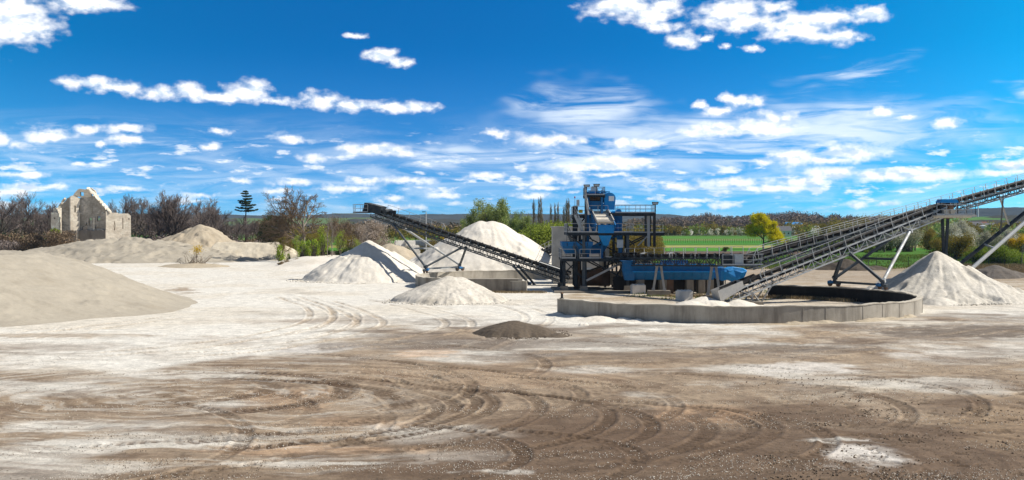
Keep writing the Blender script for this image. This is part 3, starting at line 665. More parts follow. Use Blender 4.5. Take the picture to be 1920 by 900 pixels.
def ramp_shape(X, Y, Z):
    q = np.hypot((X + 34) / 17, (Y - 222) / 20) + (fbm(X, Y, .12, 3, .5, 2, 9) - .5) * .25
    return 2.0 * sstep(1.0, 0.25, q) - 0.10 - 0.6 * sstep(0.97, 1.3, q) + (fbm(X, Y, .5, 3, .5, 2, 9) - .5) * .12
heap('sand_bank', 'gentle white sand rise behind the left conveyor cone and the birch saplings', MT['sand_white'], [(0, 0, 0)], (-58, -12, 196, 250), 0.3, extra=ramp_shape, cat='sand bank')
heap('sand_pile', 'distant low pinkish sand heap beside the white block stack', MT['sand_beige'], [(-24.5, 235, 4.3, .5), (-28, 236, 3.0, .45)], (-38, -14, 224, 246), 0.3, 0.5, 0.2, 52, 0.4, top=1.2)
heap('sand_pile', 'small white sand spill lying under the tail of the right conveyor inside the ring', MT['sand_white'],
     [(19.2, 116.2, 0.95, .42), (17.6, 114.8, 0.6, .3), (22.3, 116.4, 0.7, .35)], (12, 28, 110, 122), 0.1, 0.42, 0.1, 61, 0.2, top=0.4)
heap('sand_pile', 'flat white sand spill against the outer foot of the ring wall', MT['sand_white'], [(7.2, 97.8, 0.42, .2), (5.6, 98.4, 0.3, .2), (9.2, 97.2, 0.25, .2)], (2, 13, 94.5, 101), 0.08, 0.2, 0.06, 63, 0.1, top=0.6)
heap('soil_pile', 'dark brown soil heap on the grass edge behind the ring wall', MT['soil'], [(58.5, 205, 2.1, .5), (56, 205, 1.4, .45), (61, 205.5, 1.2, .4), (64, 206, .9, .4)], (50, 70, 198, 212), 0.2, 0.5, 0.15, 71, 0.2, cat='soil pile')
heap('gravel_pile', 'dark grey gravel heap beyond the pale gravel cone near the right edge', MT['grey_gravel'], [(72.5, 176, 2.0, .42), (75.5, 176, 1.1, .35), (79, 176.5, 1.0, .35)], (64, 88, 169, 184), 0.18, 0.45, 0.15, 73, 0.2, cat='gravel pile')
# ------------------------------------------------------------------ ring walls the stackers run on
def ring_wall(name, label, C, Ro, th, h, a0, a1, lined=None, step=1.5):
    root = thing(name, label, 'concrete wall', (C[0], C[1], 0))
    n = int((a1 - a0) / step); A = np.linspace(a0, a1, n + 1)
    mb = MB(); top = MB(); lin = MB(); rng = random.Random(int(Ro * 10))
    prof = [(Ro, -0.3), (Ro, h), (Ro - th, h), (Ro - th, -0.3)]
    hz = [h + 0.04 * math.sin(a * 0.21) + 0.02 * math.sin(a * .73) + rng.uniform(-.025, .025) for a in A]
    def pt(a, r, z): return (C[0] + r * math.cos(R(a)), C[1] + r * math.sin(R(a)), z)
    vs = []
    for a, hh in zip(A, hz):
        vs += [pt(a, Ro, -0.4), pt(a, Ro, hh), pt(a, Ro - th, hh), pt(a, Ro - th, -0.4)]
    fs = []
    for k in range(n):
        for j in range(4): fs.append((4 * k + j, 4 * k + (j + 1) % 4, 4 * k + 4 + (j + 1) % 4, 4 * k + 4 + j))
    fs += [(0, 1, 2, 3), (4 * n + 3, 4 * n + 2, 4 * n + 1, 4 * n)]
    mb.add(vs, fs); mb.build('wall', MT['concrete'], root)
    for k in range(n):                                               # crumbly sand-dusted coping, a strip a little proud
        o = rng.uniform(0.0, 0.02)
        q = [pt(A[k], Ro + .03 + o, hz[k] - .05), pt(A[k], Ro + .03 + o, hz[k] + .03), pt(A[k], Ro - th - .03, hz[k] + .03), pt(A[k], Ro - th - .03, hz[k] - .05)]
        k1 = k + 1; q += [pt(A[k1], Ro + .03 + o, hz[k1] - .05), pt(A[k1], Ro + .03 + o, hz[k1] + .03), pt(A[k1], Ro - th - .03, hz[k1] + .03), pt(A[k1], Ro - th - .03, hz[k1] - .05)]
        top.add(q, [(0, 1, 5, 4), (1, 2, 6, 5), (2, 3, 7, 6), (3, 0, 4, 7), (3, 2, 1, 0), (4, 5, 6, 7)])
    top.build('coping', MT['cap'], root)
    if lined:
        l0, l1 = lined; B = np.linspace(l0, l1, int((l1 - l0) / step)); vs = []; fs = []
        for b in B: vs += [pt(b, Ro - th - .012, -0.3), pt(b, Ro - th - .012, h - 0.09)]
        for k in range(len(B) - 1): fs.append((2 * k, 2 * k + 2, 2 * k + 3, 2 * k + 1))
        lin.add(vs, fs); lin.build('lining', MT['bitumen'], root)
    for a in [x + rng.uniform(-2, 2) for x in np.arange(a0 + 7, a1 - 2, 9.4)]:                          # formwork joints with small buttress ribs
        j = MB(); j.box(pt(a, Ro + 0.012, (h - .1) / 2), (0.03, 0.07, h - 0.12), Matrix.Rotation(R(a), 3, 'Z')); j.build('joint_strip', MT['concrete'], root)
    return root
RC, RR = (20.2, 112.2), 18.0
ring_wall('ring_wall', 'large low curved concrete ring wall in the centre right, black inside at the rear', RC, RR, 0.45, 1.37, 206, 424, (206, 424))
LC, LR = (4.0, 152.8), 16.5
ring_wall('ring_wall', 'smaller stained curved concrete wall under the left conveyor wheels', LC, LR, 0.45, 1.37, 58, 262, None)
def end_stop(label, p):
    r = thing('end_stop', label, 'bollard', p); m = MB(); p = Vector(p)
    m.box(p + V(0, 0, .03), (.36, .36, .06)); m.tube(p + V(0, 0, .06), p + V(0, 0, .42), .11, .11, 10); m.build('post', MT['black'], r)
    m = MB(); m.tube(p + V(0, 0, .42), p + V(0, 0, .54), .16, .10, 12); m.build('buffer', MT['rust'], r)
end_stop('small black buffer stop on the left end of the large ring wall', (RC[0] + 17.78 * math.cos(R(207.5)), RC[1] + 17.78 * math.sin(R(207.5)), 1.40))
end_stop('small black buffer stop on the rear end of the large ring wall', (RC[0] + 17.78 * math.cos(R(422.5)), RC[1] + 17.78 * math.sin(R(422.5)), 1.40))
t = thing('retaining_wall', 'short straight stained concrete wall stub in front of the smaller ring wall', 'concrete wall', (-.5, 137.2, 0))
a, b_ = G(862, 560), G(973, 558)
yA = 137.0
m = MB(); m.box((-2.6, yA, .62), (6.7, .4, 1.9)); m.build('wall', MT['concrete_old'], t)
m = MB(); m.box((-2.6, yA, 1.60), (6.8, .5, .07)); m.build('coping', MT['cap'], t)
m = MB(); m.box((.98, yA, .63), (.44, .56, 1.96)); m.build('end_post', MT['concrete'], t)

# ------------------------------------------------------------------ conveyors
def bolt_plate(m, p, s): m.box(p, (s, s * .3, s))
def conveyor(label, tail, head, width=1.15, deep=0.85, pan=0.0, chord='steel_mid', lat='steel_mid', walk=None, rails=(), idler_step=1.25, group=None, covers=None, low=0.22, name='conveyor'):
    tail, head = Vector(tail), Vector(head); d = head - tail; L = d.length
    yaw = math.atan2(d.y, d.x); pitch = math.asin(d.z / L)
    root = thing(name, label, 'conveyor', tail, (0, -pitch, yaw), group)
    root['label'] = label; hw = width / 2
    # local frame: x uphill along the belt, y to the left, z normal to the belt; z = 0 at the belt
    t = MB()
    for s in (-1, 1):
        t.bar((0, s * hw, -.20), (L, s * hw, -.20), .09, .15); t.bar((0.6, s * hw, -.16 - deep), (L - .8, s * hw, -.16 - deep), .09, .13)
        n = int((L - 1.4) / (deep * 1.15)); xs = [0.6 + (L - 1.4) * k / n for k in range(n + 1)]
        for k, x in enumerate(xs):
            t.bar((x, s * hw, -.16), (x, s * hw, -.16 - deep), .06)
            if k < n:
                if k % 2: t.bar((x, s * hw, -.18), (xs[k + 1], s * hw, -.16 - deep), .05)
                else: t.bar((x, s * hw, -.16 - deep), (xs[k + 1], s * hw, -.18), .05)
    tn = MB()
    for k, x in enumerate(xs):
        tn.bar((x, -hw, -.16 - deep), (x, hw, -.16 - deep), .06); tn.bar((x, -hw, -.20), (x, hw, -.20), .06)
        if k < n: tn.bar((x, (-1) ** k * hw, -.16 - deep), (xs[k + 1], -(-1) ** k * hw, -.16 - deep), .045)
    t.build('side_truss', MT[chord], root, True); tn.build('cross_bracing', MT[lat], root, True)
    # belt: troughed top run, flat return run, round the drums
    bl = MB(); bw = hw * .82
    secs = [(-bw, .26), (-bw * .45, .0), (bw * .45, .0), (bw, .26)]
    top = [Vector((x, y, z)) for x in (0.25, L - .25) for (y, z) in secs]; th_ = .03
    vs = [v for v in top] + [v - V(0, 0, th_) for v in top]
    bl.add(vs, [(0, 1, 5, 4), (1, 2, 6, 5), (2, 3, 7, 6), (8, 12, 13, 9), (9, 13, 14, 10), (10, 14, 15, 11), (0, 4, 12, 8), (3, 11, 15, 7), (0, 8, 9, 1), (1, 9, 10, 2), (2, 10, 11, 3), (4, 5, 13, 12), (5, 6, 14, 13), (6, 7, 15, 14)])
    bl.box((L / 2, 0, -.52), (L - 0.3, 2 * bw, .03)); bl.build('belt', MT['belt'], root, True)
    for x in (0.12, L - .12):
        dm = MB(); dm.tube((x, -bw, -.27), (x, bw, -.27), .27, .27, 18); dm.tube((x, -hw - .12, -.27), (x, hw + .12, -.27), .06, .06, 10); dm.build('drum', MT['belt'], root, True)
    # troughing idlers, one shared mesh
    im = MB()
    for s in (-1, 1):
        im.bar((0, s * hw, -.08), (0, s * hw, .34), .09); im.tube((0, s * bw * .46, -.07), (0, s * (bw + .02), .13), .055, .055, 8); im.bar((0, s * bw * .4, -.12), (0, s * hw, .02), .05)
    im.tube((0, -bw * .45, -.07), (0, bw * .45, -.07), .055, .055, 8); im.bar((0, -hw, -.14), (0, hw, -.14), .08)
    k = max(2, int(L / idler_step)); first = None
    for j in range(k):
        x = .8 + (L - 1.6) * j / (k - 1)
        if first is None: first = im.build('idler', MT['steel_mid'], root, True); first.location = (x, 0, 0)
        else:
            c = first.copy(); COL.objects.link(c); c.parent = root; c.location = (x, 0, 0)
    # spill boards
    for s in (-1, 1):
        sb = MB(); sb.bar((.4, s * (hw - .02), .30), (L * .16, s * (hw - .02), .30), .03, .30); sb.build('skirt_board', MT['belt'], root, True)
    if covers:
        for (x0, x1) in covers:
            cv = MB(); N_ = 8; ring = []
            for q in range(N_ + 1):
                a = math.pi * q / N_; ring.append((hw * math.cos(a), .26 + .18 * math.sin(a)))
            vs = [(x, y, z) for x in (x0, x1) for (y, z) in ring]
            cv.add(vs, [(q, q + 1, N_ + 2 + q, N_ + 1 + q) for q in range(N_)]); cv.build('belt_hood', MT['steel_light'], root, True)
    if walk:
        s, wd = walk; w_ = MB(); y0 = s * (hw + wd / 2 + .02)
        w_.box((L / 2, y0, -.22), (L - 1.0, wd, .05))
        for q in range(int(L / 1.6)): w_.bar((1 + q * 1.6, s * hw, -.3), (1 + q * 1.6, s * (hw + wd), -.26), .05)
        w_.build('walkway', MT['steel_dusty'], root, True)
    for s, off, x0, x1 in rails:
        r_ = MB(); y = s * (hw + off)
        up = Vector((0, 0, 1)); 
        r_.bar((x0, y, .95), (x1, y, .95), .04); r_.bar((x0, y, .50), (x1, y, .50), .025)
        nn = int((x1 - x0) / 1.9)
        for q in range(nn + 1):
            x = x0 + (x1 - x0) * q / nn; r_.bar((x, y, -.25), (x, y, .95), .05)
        if s * off: 
            r_.bar((x0, y, .95), (x0 - .5, y, .4), .05); r_.bar((x0 - .5, y, .4), (x0 - .35, y, -.2), .05)
        r_.build('handrail', MT['steel_light'], root, True)
    root['len'] = L
    return root
def cpt(root, x, y, z):
    return parent_matrix(root) @ Vector((x, y, z))
def wheel_set(root, p, tang):
    """bogie on the wall top: two wheels in a frame"""
    tang = Vector(tang).normalized(); side = tang.cross(V(0, 0, 1)).normalized()
    b = MB(); b.bar(p + V(0, 0, .42) - tang * .75, p + V(0, 0, .42) + tang * .75, .30, .26); b.bar(p + V(0, 0, .3), p + V(0, 0, .85), .22, .22)
    bo = b.build('bogie', MT['steel_mid'], root)
    for s in (-1, 1):
        w_ = MB(); c = p + tang * s * .5 + V(0, 0, .28); w_.tube(c - side * .09, c + side * .09, .25, .25, 16); w_.tube(c - side * .14, c + side * .14, .09, .09, 10)
        o = w_.build('wheel', MT['rust'], bo); 
        o.parent = bo
    mo = MB(); c = p + tang * .2 + V(0, 0, .5) - side * .38; mo.tube(c - tang * .28, c + tang * .28, .15, .15, 12); mo.box(c + V(0, 0, .15), (.16, .16, .1)); mo.build('drive_motor', MT['blue'], bo)
# child-of-child meshes are built in root space because bogies sit at the root origin
def strut(root, a, b, w, mat='steel_mid', round_=False, nm='strut'):
    m = MB()
    if round_: m.tube(a, b, w / 2, w / 2, 12)
    else: m.ibeam(a, b, w, w)
    a, b = Vector(a), Vector(b); dd = (b - a).normalized()
    m.bar(a, a + dd * .25, w * 1.35); m.bar(b - dd * .25, b, w * 1.35)
    return m.build(nm, MT[mat], root)

# right stacker on the large ring
ta = V(20.6, 116.4, 1.15); hd = V(46.1, 125.1, 10.05)
st = conveyor('near sloping grey conveyor rising right from the ring centre to the gravel cone', ta, hd, 1.15, .95, chord='steel_light', lat='steel_dusty', rails=((-1, .08, 5.0, 25.0),))
Ls = st['len']; del st['len']
def on_ring(C, Rr, deg, z=1.40): return V(C[0] + Rr * math.cos(R(deg)), C[1] + Rr * math.sin(R(deg)), z)
wa, wb = on_ring(RC, 17.77, 39.5), on_ring(RC, 17.77, 17.5)
tg = lambda d: V(-math.sin(R(d)), math.cos(R(d)), 0)
wheel_set(st, wa, tg(39.5)); wheel_set(st, wb, tg(17.5))
sa = cpt(st, 15.2, .6, -1.0); sa2 = cpt(st, 15.2, -.6, -1.0); sb_ = cpt(st, 23.0, .6, -1.05); sb2 = cpt(st, 23.0, -.6, -1.05)
U = V(0, 0, .85)
strut(st, wa + U, sa, .30); strut(st, wa + U, sb_, .32, 'steel_mid', True); strut(st, wb + U, sb2, .32, 'steel_light', True)
strut(st, sa2, wb + U, .26, 'steel_mid'); strut(st, wa + U * .6, wb + U * .6, .22, 'steel_mid')
strut(st, (wa + U).lerp(sb_, .42), (wb + U).lerp(sb2, .42), .22)
m = MB(); p = cpt(st, 2.2, 0, -1.0)
for s in (-1, 1):
    a = cpt(st, 3.2, s * .6, -1.0); m.bar(a, V(a.x, a.y, 0.05), .16); c = cpt(st, 5.6, s * .6, -1.0); m.bar(c, V(c.x - 1.2, c.y, .05), .14); m.bar(a, V(c.x - 1.2, c.y, .1), .1)
m.build('tail_frame', MT['steel_dusty'], st)
m = MB(); q = V(ta.x - .1, ta.y, 0)
M5 = parent_matrix(st)
m.add([M5 @ Vector(v) for v in ((-.5, -.75, -.7), (2.4, -.75, -.25), (2.4, -.75, .5), (-.5, -.75, .45), (-.5, .75, -.7), (2.4, .75, -.25), (2.4, .75, .5), (-.5, .75, .45))], [(0, 1, 2, 3), (7, 6, 5, 4), (0, 4, 5, 1), (1, 5, 6, 2), (3, 7, 4, 0)]); m.build('feed_hopper', MT['steel_dusty'], st)
m = MB(); q = cpt(st, 3.0, 0, 0); m.box(V(q.x, q.y, .12), (3.2, 2.4, .30)); m.box(V(q.x - .2, q.y - .9, .32), (1.4, .5, .14)); m.build('footing', MT['concrete_old'], st)
# drive platform at its head
P0 = cpt(st, Ls - .8, -.9, -.2); dz = P0.z - .75
m = MB(); m.box((P0.x + .8, P0.y, dz), (4.2, 2.6, .16)); m.box((P0.x + .8, P0.y, dz - .14), (4.0, .2, .14)); pl_ = m.build('drive_platform', MT['sieve'], st)
m = MB(); m.rail([(P0.x - 1.25, P0.y - 1.2, dz + .08), (P0.x + 2.8, P0.y - 1.2, dz + .08), (P0.x + 2.8, P0.y + 1.2, dz + .08), (P0.x - 1.25, P0.y + 1.2, dz + .08)], 1.1, 1.0, .025); m.build('handrail', MT['steel_light'], st)
m = MB(); m.box((P0.x + .25, P0.y, dz + 1.45), (1.9, 1.4, .14)); 
m.prism([(P0.x - .7, P0.y - .7, dz + 1.53), (P0.x + 1.2, P0.y - .7, dz + 1.53), (P0.x + 1.0, P0.y - .7, dz + 1.75), (P0.x - .5, P0.y - .7, dz + 1.75)], (0, 1.4, 0)); m.build('motor_roof', MT['blue_bright'], st)
for sx in (-.65, 1.15):
    for sy in (-.6, .6): m = MB(); m.bar((P0.x + sx, P0.y + sy, dz + .1), (P0.x + sx, P0.y + sy, dz + 1.4), .08); m.build('roof_post', MT['steel_dark'], st)
m = MB(); m.tube((P0.x + .7, P0.y - .5, dz + .45), (P0.x + .7, P0.y + .4, dz + .45), .26, .26, 14); m.box((P0.x + .1, P0.y, dz + .4), (.6, .6, .55)); m.build('drive_motor', MT['sieve'], st)
m = MB(); e = cpt(st, Ls, 0, -.5); m.frus(e + V(.15, 0, -1.0), (.9, .9, 0), e + V(.0, 0, .4), (1.3, 1.4, 0)); m.build('discharge_chute', MT['rust'], st)
P0r = P0

# long right conveyor going off to the right
ta2 = V(23.6, 119.6, 4.3); hd2 = V(81.0, 152.5, 17.4)
lc = conveyor('long far conveyor rising from the pale cabinet out of the right edge of the photo', ta2, hd2, 1.1, .9, chord='steel_mid', lat='steel_light', rails=((-1, .05, 1.5, 66), (1, .05, 1.5, 66)))
L2 = lc['len']; del lc['len']
def lpt(px, y=0, z=-1.0):                                       # point of the long conveyor seen in a photo column
    lo, hi = 0, L2
    for _ in range(40):
        mid = (lo + hi) / 2; q = cpt(lc, mid, 0, 0)
        if CX + F * q.x / q.y < px: lo = mid
        else: hi = mid
    return cpt(lc, lo, y, z)
a = lpt(1769, -.5); b_ = lpt(1771, .5)
for s, q in ((-1, a), (1, b_)):
    strut(lc, q, V(q.x + s * .55 - .1, q.y + .3 * s, .1), .28, 'steel_dark')
strut(lc, V(a.x - .55, a.y, 2.2 + 2.4), V(b_.x + .5, b_.y, 2.2 + 2.4), .2, 'steel_dark')
w1, w2 = W(1776, 486, 143), W(1806, 499, 138); e1, e2 = lpt(1996, -.5), lpt(1996, -.5) + V(.2, -1.1, 0)
w1.z = 1.9; w2.z = 1.9
e1 = lpt(2010, .5); e2 = lpt(2010, -.5)
strut(lc, w1, e1, .46, 'steel_dark', True); strut(lc, w2, e2, .46, 'steel_light', True)
for q in (w1, w2):
    m = MB(); m.box((q.x, q.y, .85), (1.1, 1.1, 2.0)); m.build('footing', MT['concrete_old'], lc)
q1 = w1.lerp(e1, .30); q2 = w2.lerp(e2, .27); strut(lc, q1, q2, .16, 'steel_light')
for px_, f_ in ((1872, 0.0), (1879, 1)):
    q = lpt(px_, -.5 if f_ == 0 else .5)
    tt = .43 if f_ == 0 else .50
    strut(lc, q, w1.lerp(e1, tt), .17, 'steel_light' if f_ else 'steel_mid')
m = MB(); q = V(*ta2) + V(-.6, -.2, 0)

# horizontal feed conveyor from the plant to the ring
ta3 = V(12.2, 138.6, 4.15); hd3 = V(23.2, 119.0, 4.75)
fc_ = conveyor('level dark conveyor with small hoods between the blue plant and the ring', ta3, hd3, 1.25, .85, chord='steel_dark', lat='steel_dusty', rails=((-1, .1, 12, 22), (1, .1, 1, 22)), covers=((5.8, 6.6), (10.8, 11.7)))
L3 = fc_['len']; del fc_['len']
for x in (8.6, 18.2):
    base = cpt(fc_, x, 0, 0); g0 = V(base.x, base.y, 0.5 if x < 10 else .55)
    s_ = MB(); s_.box(V(base.x, base.y, .22), (2.5 if x < 10 else 1.8, 1.3, .72)); s_.build('footing', MT['concrete_old'], fc_)
    for s in (-1, 1):
        strut(fc_, cpt(fc_, x, s * .25, -.95), V(base.x + s * .62, base.y - s * .1, .55), .24, 'steel_dusty')
    for s in (-1, 1): strut(fc_, cpt(fc_, x + .5, s * .5, -1.0), cpt(fc_, x - .5, s * .5, -1.0), .12, 'steel_dark')
e = cpt(fc_, L3 - .3, 0, 0)
m = MB(); m.box((e.x - .2, e.y - .3, e.z - .95), (3.6, 2.6, .14)); m.build('drive_platform', MT['steel_mid'], fc_)
m = MB(); m.rail([(e.x - 1.9, e.y - 1.55, e.z - .88), (e.x + 2.2, e.y - 1.55, e.z - .88), (e.x + 2.2, e.y + .9, e.z - .88)], 1.1, 1.0, .025); m.build('handrail', MT['steel_light'], fc_)
m = MB(); m.box((e.x - .25, e.y - 1.1, e.z - .33), (.85, .45, 1.1)); m.box((e.x - .25, e.y - 1.34, e.z - .33), (.75, .02, .95)); m.build('control_cabinet', MT['cabinet'], fc_)
m = MB(); m.box((e.x - 1.3, e.y - .6, e.z - .4), (1.1, 1.0, .95)); m.tube((e.x - 1.3, e.y - 1.15, e.z - .5), (e.x - 1.3, e.y - .6, e.z - .5), .2, .2, 12); m.build('gearbox', MT['steel_dark'], fc_)

# left stacker
ta4 = V(7.6, 150.6, 1.35); hd4 = V(-20.3, 168.0, 10.35)
ls = conveyor('left sloping dark conveyor rising left from the plant to the white sand cone', ta4, hd4, 1.15, 1.0, chord='steel_mid', lat='steel_mid', walk=(-1, .7), rails=((-1, .7, 22, 32.0),), covers=((1.0, 5.0),))
L4 = ls['len']; del ls['len']
A1, A2 = 165.5, 136.0
wa, wb = on_ring(LC, 16.27, A1), on_ring(LC, 16.27, A2)
wa, wb = on_ring(LC, 16.27, 163.5), on_ring(LC, 16.27, 134.0)
wheel_set(ls, wa, tg(163.5)); wheel_set(ls, wb, tg(134))
s1, s1b = cpt(ls, 29.0, .6, -1.1), cpt(ls, 29.0, -.6, -1.1); s2, s2b = cpt(ls, 17.0, .6, -1.1), cpt(ls, 17.0, -.6, -1.1)
strut(ls, wa + U, s1, .30, 'steel_mid', True); strut(ls, wb + U, s1b, .30, 'steel_light', True)
strut(ls, wa + U, s2, .28, 'steel_mid', True); strut(ls, wb + U, s2b, .24, 'steel_mid'); strut(ls, wa + U * .7, wb + U * .7, .24, 'steel_light')
strut(ls, (wa + U).lerp(s1, .42), (wb + U).lerp(s1b, .42), .22, 'steel_light')
for s in (-1, 1):
    a = cpt(ls, 8.4, s * .6, -1.1); strut(ls, a, V(a.x + 2.2, a.y - 1.6 + s * .2, .05), .22, 'steel_mid')
m = MB(); e = cpt(ls, L4 + .35, 0, -.1)
M4 = parent_matrix(ls)
m.add([M4 @ Vector(v) for v in ((L4 - 2.4, -.65, -.35), (L4 + .7, -.65, -.75), (L4 + .7, -.65, .55), (L4 - 2.4, -.65, .75), (L4 - 2.4, .65, -.35), (L4 + .7, .65, -.75), (L4 + .7, .65, .55), (L4 - 2.4, .65, .75))],
      [(0, 1, 2, 3), (7, 6, 5, 4), (0, 4, 5, 1), (1, 5, 6, 2), (2, 6, 7, 3), (3, 7, 4, 0)]); m.build('head_hood', MT['steel_dark'], ls)
m = MB(); m.tube(cpt(ls, L4 - 3.2, -.8, .35), cpt(ls, L4 - 3.2, .8, .35), .3, .3, 14); m.box(cpt(ls, L4 - 3.9, -.3, .35), (.9, .5, .5)); m.build('drive_motor', MT['steel_dark'], ls)
m = MB(); zf = e.z - .75; m.box((e.x - .9, e.y - .3, zf), (2.2, 2.4, .1)); m.build('service_platform', MT['steel_mid'], ls)
m = MB(); m.rail([(e.x + .1, e.y - 1.4, zf + .05), (e.x - 1.95, e.y - 1.4, zf + .05), (e.x - 1.95, e.y + .8, zf + .05), (e.x + .1, e.y + .8, zf + .05)], 1.15, 1.0, .024); m.build('handrail', MT['steel_light'], ls)

# conveyor behind the concrete building
ta5 = W(1012, 476, 187); hd5 = W(1104, 434, 166)
bc = conveyor('dark conveyor behind the concrete building climbing from the big cone to the plant', ta5, hd5, 1.2, 1.1, chord='steel_dark', lat='steel_dark', rails=((-1, .1, 1, 20), (1, .1, 1, 20)))
Lb = bc['len']; del bc['len']
for x in (Lb * .45, Lb * .8):
    for s in (-1, 1):
        a = cpt(bc, x, s * .5, -1.2); strut(bc, a, V(a.x, a.y + s * .4, .05), .22, 'steel_dark')
# ------------------------------------------------------------------ the blue washing and screening plant
KY = 138.6; SC = F / KY
def T(px, py, dy=0.0):
    """point of the plant's front frame seen at a photo pixel, dy metres behind it (position along x and z as on the front plane)"""
    return V((px - CX) / SC, KY + dy, CH - (py - HY) / SC)
def c1(cx, cy, dy=0.0): return T(1020 + cx / 3.6, 330 + cy / 3.6, dy)
pl = thing('screening_plant', 'blue and grey screening tower with railed platforms left of the ring wall', 'screening plant', (10, 142, 0))
def part(name, mb, mat, par=pl): return mb.build(name, MT[mat], par)
D1 = 8.0
def footing(p, w=.85, h=.7):
    m = MB(); m.frus((p.x, p.y, -.1), (w * 1.25, w * 1.25, 0), (p.x, p.y, h), (w, w, 0)); part('footing', m, 'concrete_old')
cols = []
for cx, top in ((136, 556), (268, 385), (565, 385)):
    for dy in (0.0, D1):
        p = c1(cx, 730, dy); q = c1(cx, top, dy); p = V(p.x, p.y, .65)
        m = MB(); m.ibeam(p, q, .34, .36); m.box(p + V(0, 0, .02), (.55, .55, .05)); part('column', m, 'steel_mid' if dy == 0 and cx > 200 else 'steel_dark'); footing(p)
# tall members of the upper tower
for cx, top, dy, mt, w in ((283, 62, .6, 'steel_mid', .24), (300, 110, 4.5, 'blue', .34), (405, 95, 4.5, 'steel_mid', .22), (300, 110, .9, 'blue', .30), (395, 95, .9, 'blue', .26), (216, 200, 1.0, 'steel_dark', .45), (216, 200, 4.0, 'steel_dark', .40), (712, 265, 1.0, 'steel_light', .30), (712, 265, 4.0, 'steel_mid', .26), (745, 250, 0.0, 'black', .30), (745, 250, 4.5, 'steel_dark', .26), (520, 265, 1.0, 'blue', .42), (490, 265, 4.0, 'steel_mid', .3), (528, 390, 3.0, 'steel_light', .5), (562, 395, 2.0, 'steel_dark', .26)):
    z0 = .1 if cx < 300 and cx > 250 else (c1(0, 478).z if cx in (712, 745) else 3.9)
    if cx == 216: z0 = .6
    p = c1(cx, 0, dy); q = c1(cx, top, dy); m = MB(); m.ibeam(V(p.x, p.y, z0), q, w, w); part('column', m, mt)
def deck(cx0, cx1, cy, d0, d1, thick=.10, beam=.25, mat='steel_dark', name='platform'):
    a = c1(cx0, cy, d0); b = c1(cx1, cy, d1); m = MB()
    m.box(((a.x + b.x) / 2, (a.y + b.y) / 2, a.z - thick / 2), (b.x - a.x, b.y - a.y, thick))
    for y in (a.y + .1, b.y - .1): m.ibeam((a.x, y, a.z - thick - beam / 2 - .002), (b.x, y, a.z - thick - beam / 2 - .002), .2, beam)
    n = max(2, int((b.x - a.x) / 1.4))
    for k in range(n + 1):
        x = a.x + .1 + (b.x - a.x - .2) * k / n; m.bar((x, a.y - .06, a.z - thick - .14), (x, b.y + .06, a.z - thick - .14), .14, .2)
    return part(name, m, mat)
dk1 = deck(118, 600, 556, -.6, D1); dk2 = deck(155, 598, 381, -.6, D1); dk2b = deck(598, 826, 384, 1.5, 4.4); dk3 = deck(440, 757, 249, .2, 4.6)
dk4 = deck(198, 440, 262, .8, 5.0); dk5 = deck(280, 415, 128, .4, 4.8, .08, .16)
def rails(par, pts, h=1.1): m = MB(); m.rail(pts, h, 1.25, .026); m.build('handrail', MT['steel_light'], par)
rails(dk1, [c1(118, 556, D1), c1(118, 556, -.6), c1(210, 556, -.6)]); rails(dk1, [c1(240, 556, -.6), c1(380, 556, -.6)])
rails(dk2, [c1(157, 381, D1), c1(157, 381, -.6), c1(598, 381, -.6)], 1.05); rails(dk2b, [c1(598, 384, 1.5), c1(824, 384, 1.5), c1(824, 384, 4.4), c1(598, 384, 4.4)], .98)
rails(dk3, [c1(485, 249, .2), c1(755, 249, .2), c1(755, 249, 4.6), c1(445, 249, 4.6)], .95)
rails(dk4, [c1(200, 262, 5), c1(200, 262, .8), c1(283, 262, .8)], 1.0); rails(dk4, [c1(300, 262, .8), c1(436, 262, .8)], 1.1); rails(dk5, [c1(282, 128, .4), c1(413, 128, .4), c1(413, 128, 4.8), c1(282, 128, 4.8), c1(282, 128, .4)], .95)
# bracing
def brace(a, b, w=.14, mat='steel_dark'): m = MB(); m.bar(a, b, w); part('brace', m, mat)
brace(c1(285, 706, -.25), c1(548, 572, -.25), .24, 'steel_dusty'); brace(c1(322, 574, .1), c1(560, 706, .1), .16); brace(c1(290, 706, D1), c1(560, 574, D1), .18); brace(c1(290, 574, D1), c1(560, 706, D1), .18)
brace(c1(142, 574, .1), c1(262, 690, .1)); brace(c1(142, 690, D1), c1(262, 574, D1)); brace(c1(136, 690, 0), c1(136, 574, D1)); brace(c1(565, 690, 0), c1(565, 574, D1), .2)
brace(c1(545, 470, 1.2), c1(700, 398, 1.2), .16); brace(c1(545, 398, 1.3), c1(620, 470, 1.3), .14); brace(c1(640, 472, 1.2), c1(712, 400, 1.2), .13, 'steel_light'); brace(c1(600, 470, 4), c1(745, 400, 4), .16)
brace(c1(300, 395, .2), c1(330, 440, .2)); brace(c1(500, 470, .1), c1(430, 395, .1)); brace(c1(160, 392, 0), c1(262, 470, 0)); brace(c1(262, 392, D1), c1(160, 540, D1)); brace(c1(275, 395, D1), c1(560, 540, D1), .16); brace(c1(560, 395, D1), c1(275, 540, D1), .16)
brace(c1(283, 140, .6), c1(300, 260, .9), .1); brace(c1(450, 262, 4.6), c1(520, 380, 4.6)); brace(c1(200, 280, 4), c1(283, 380, 4)); brace(c1(200, 380, 1), c1(283, 275, 1))
brace(c1(560, 590, 3), c1(480, 720, 3), .18); brace(c1(430, 700, 5), c1(470, 560, 5), .16)
for cx in (440, 490, 520): brace(V(c1(cx, 0, 6).x, KY + 6, .2), c1(cx, 560, 6), .22, 'steel_dark')
for cx in (225, 240): brace(V(c1(cx, 0, 3).x, KY + 3, .2), c1(cx, 560, 3), .45, 'rust')
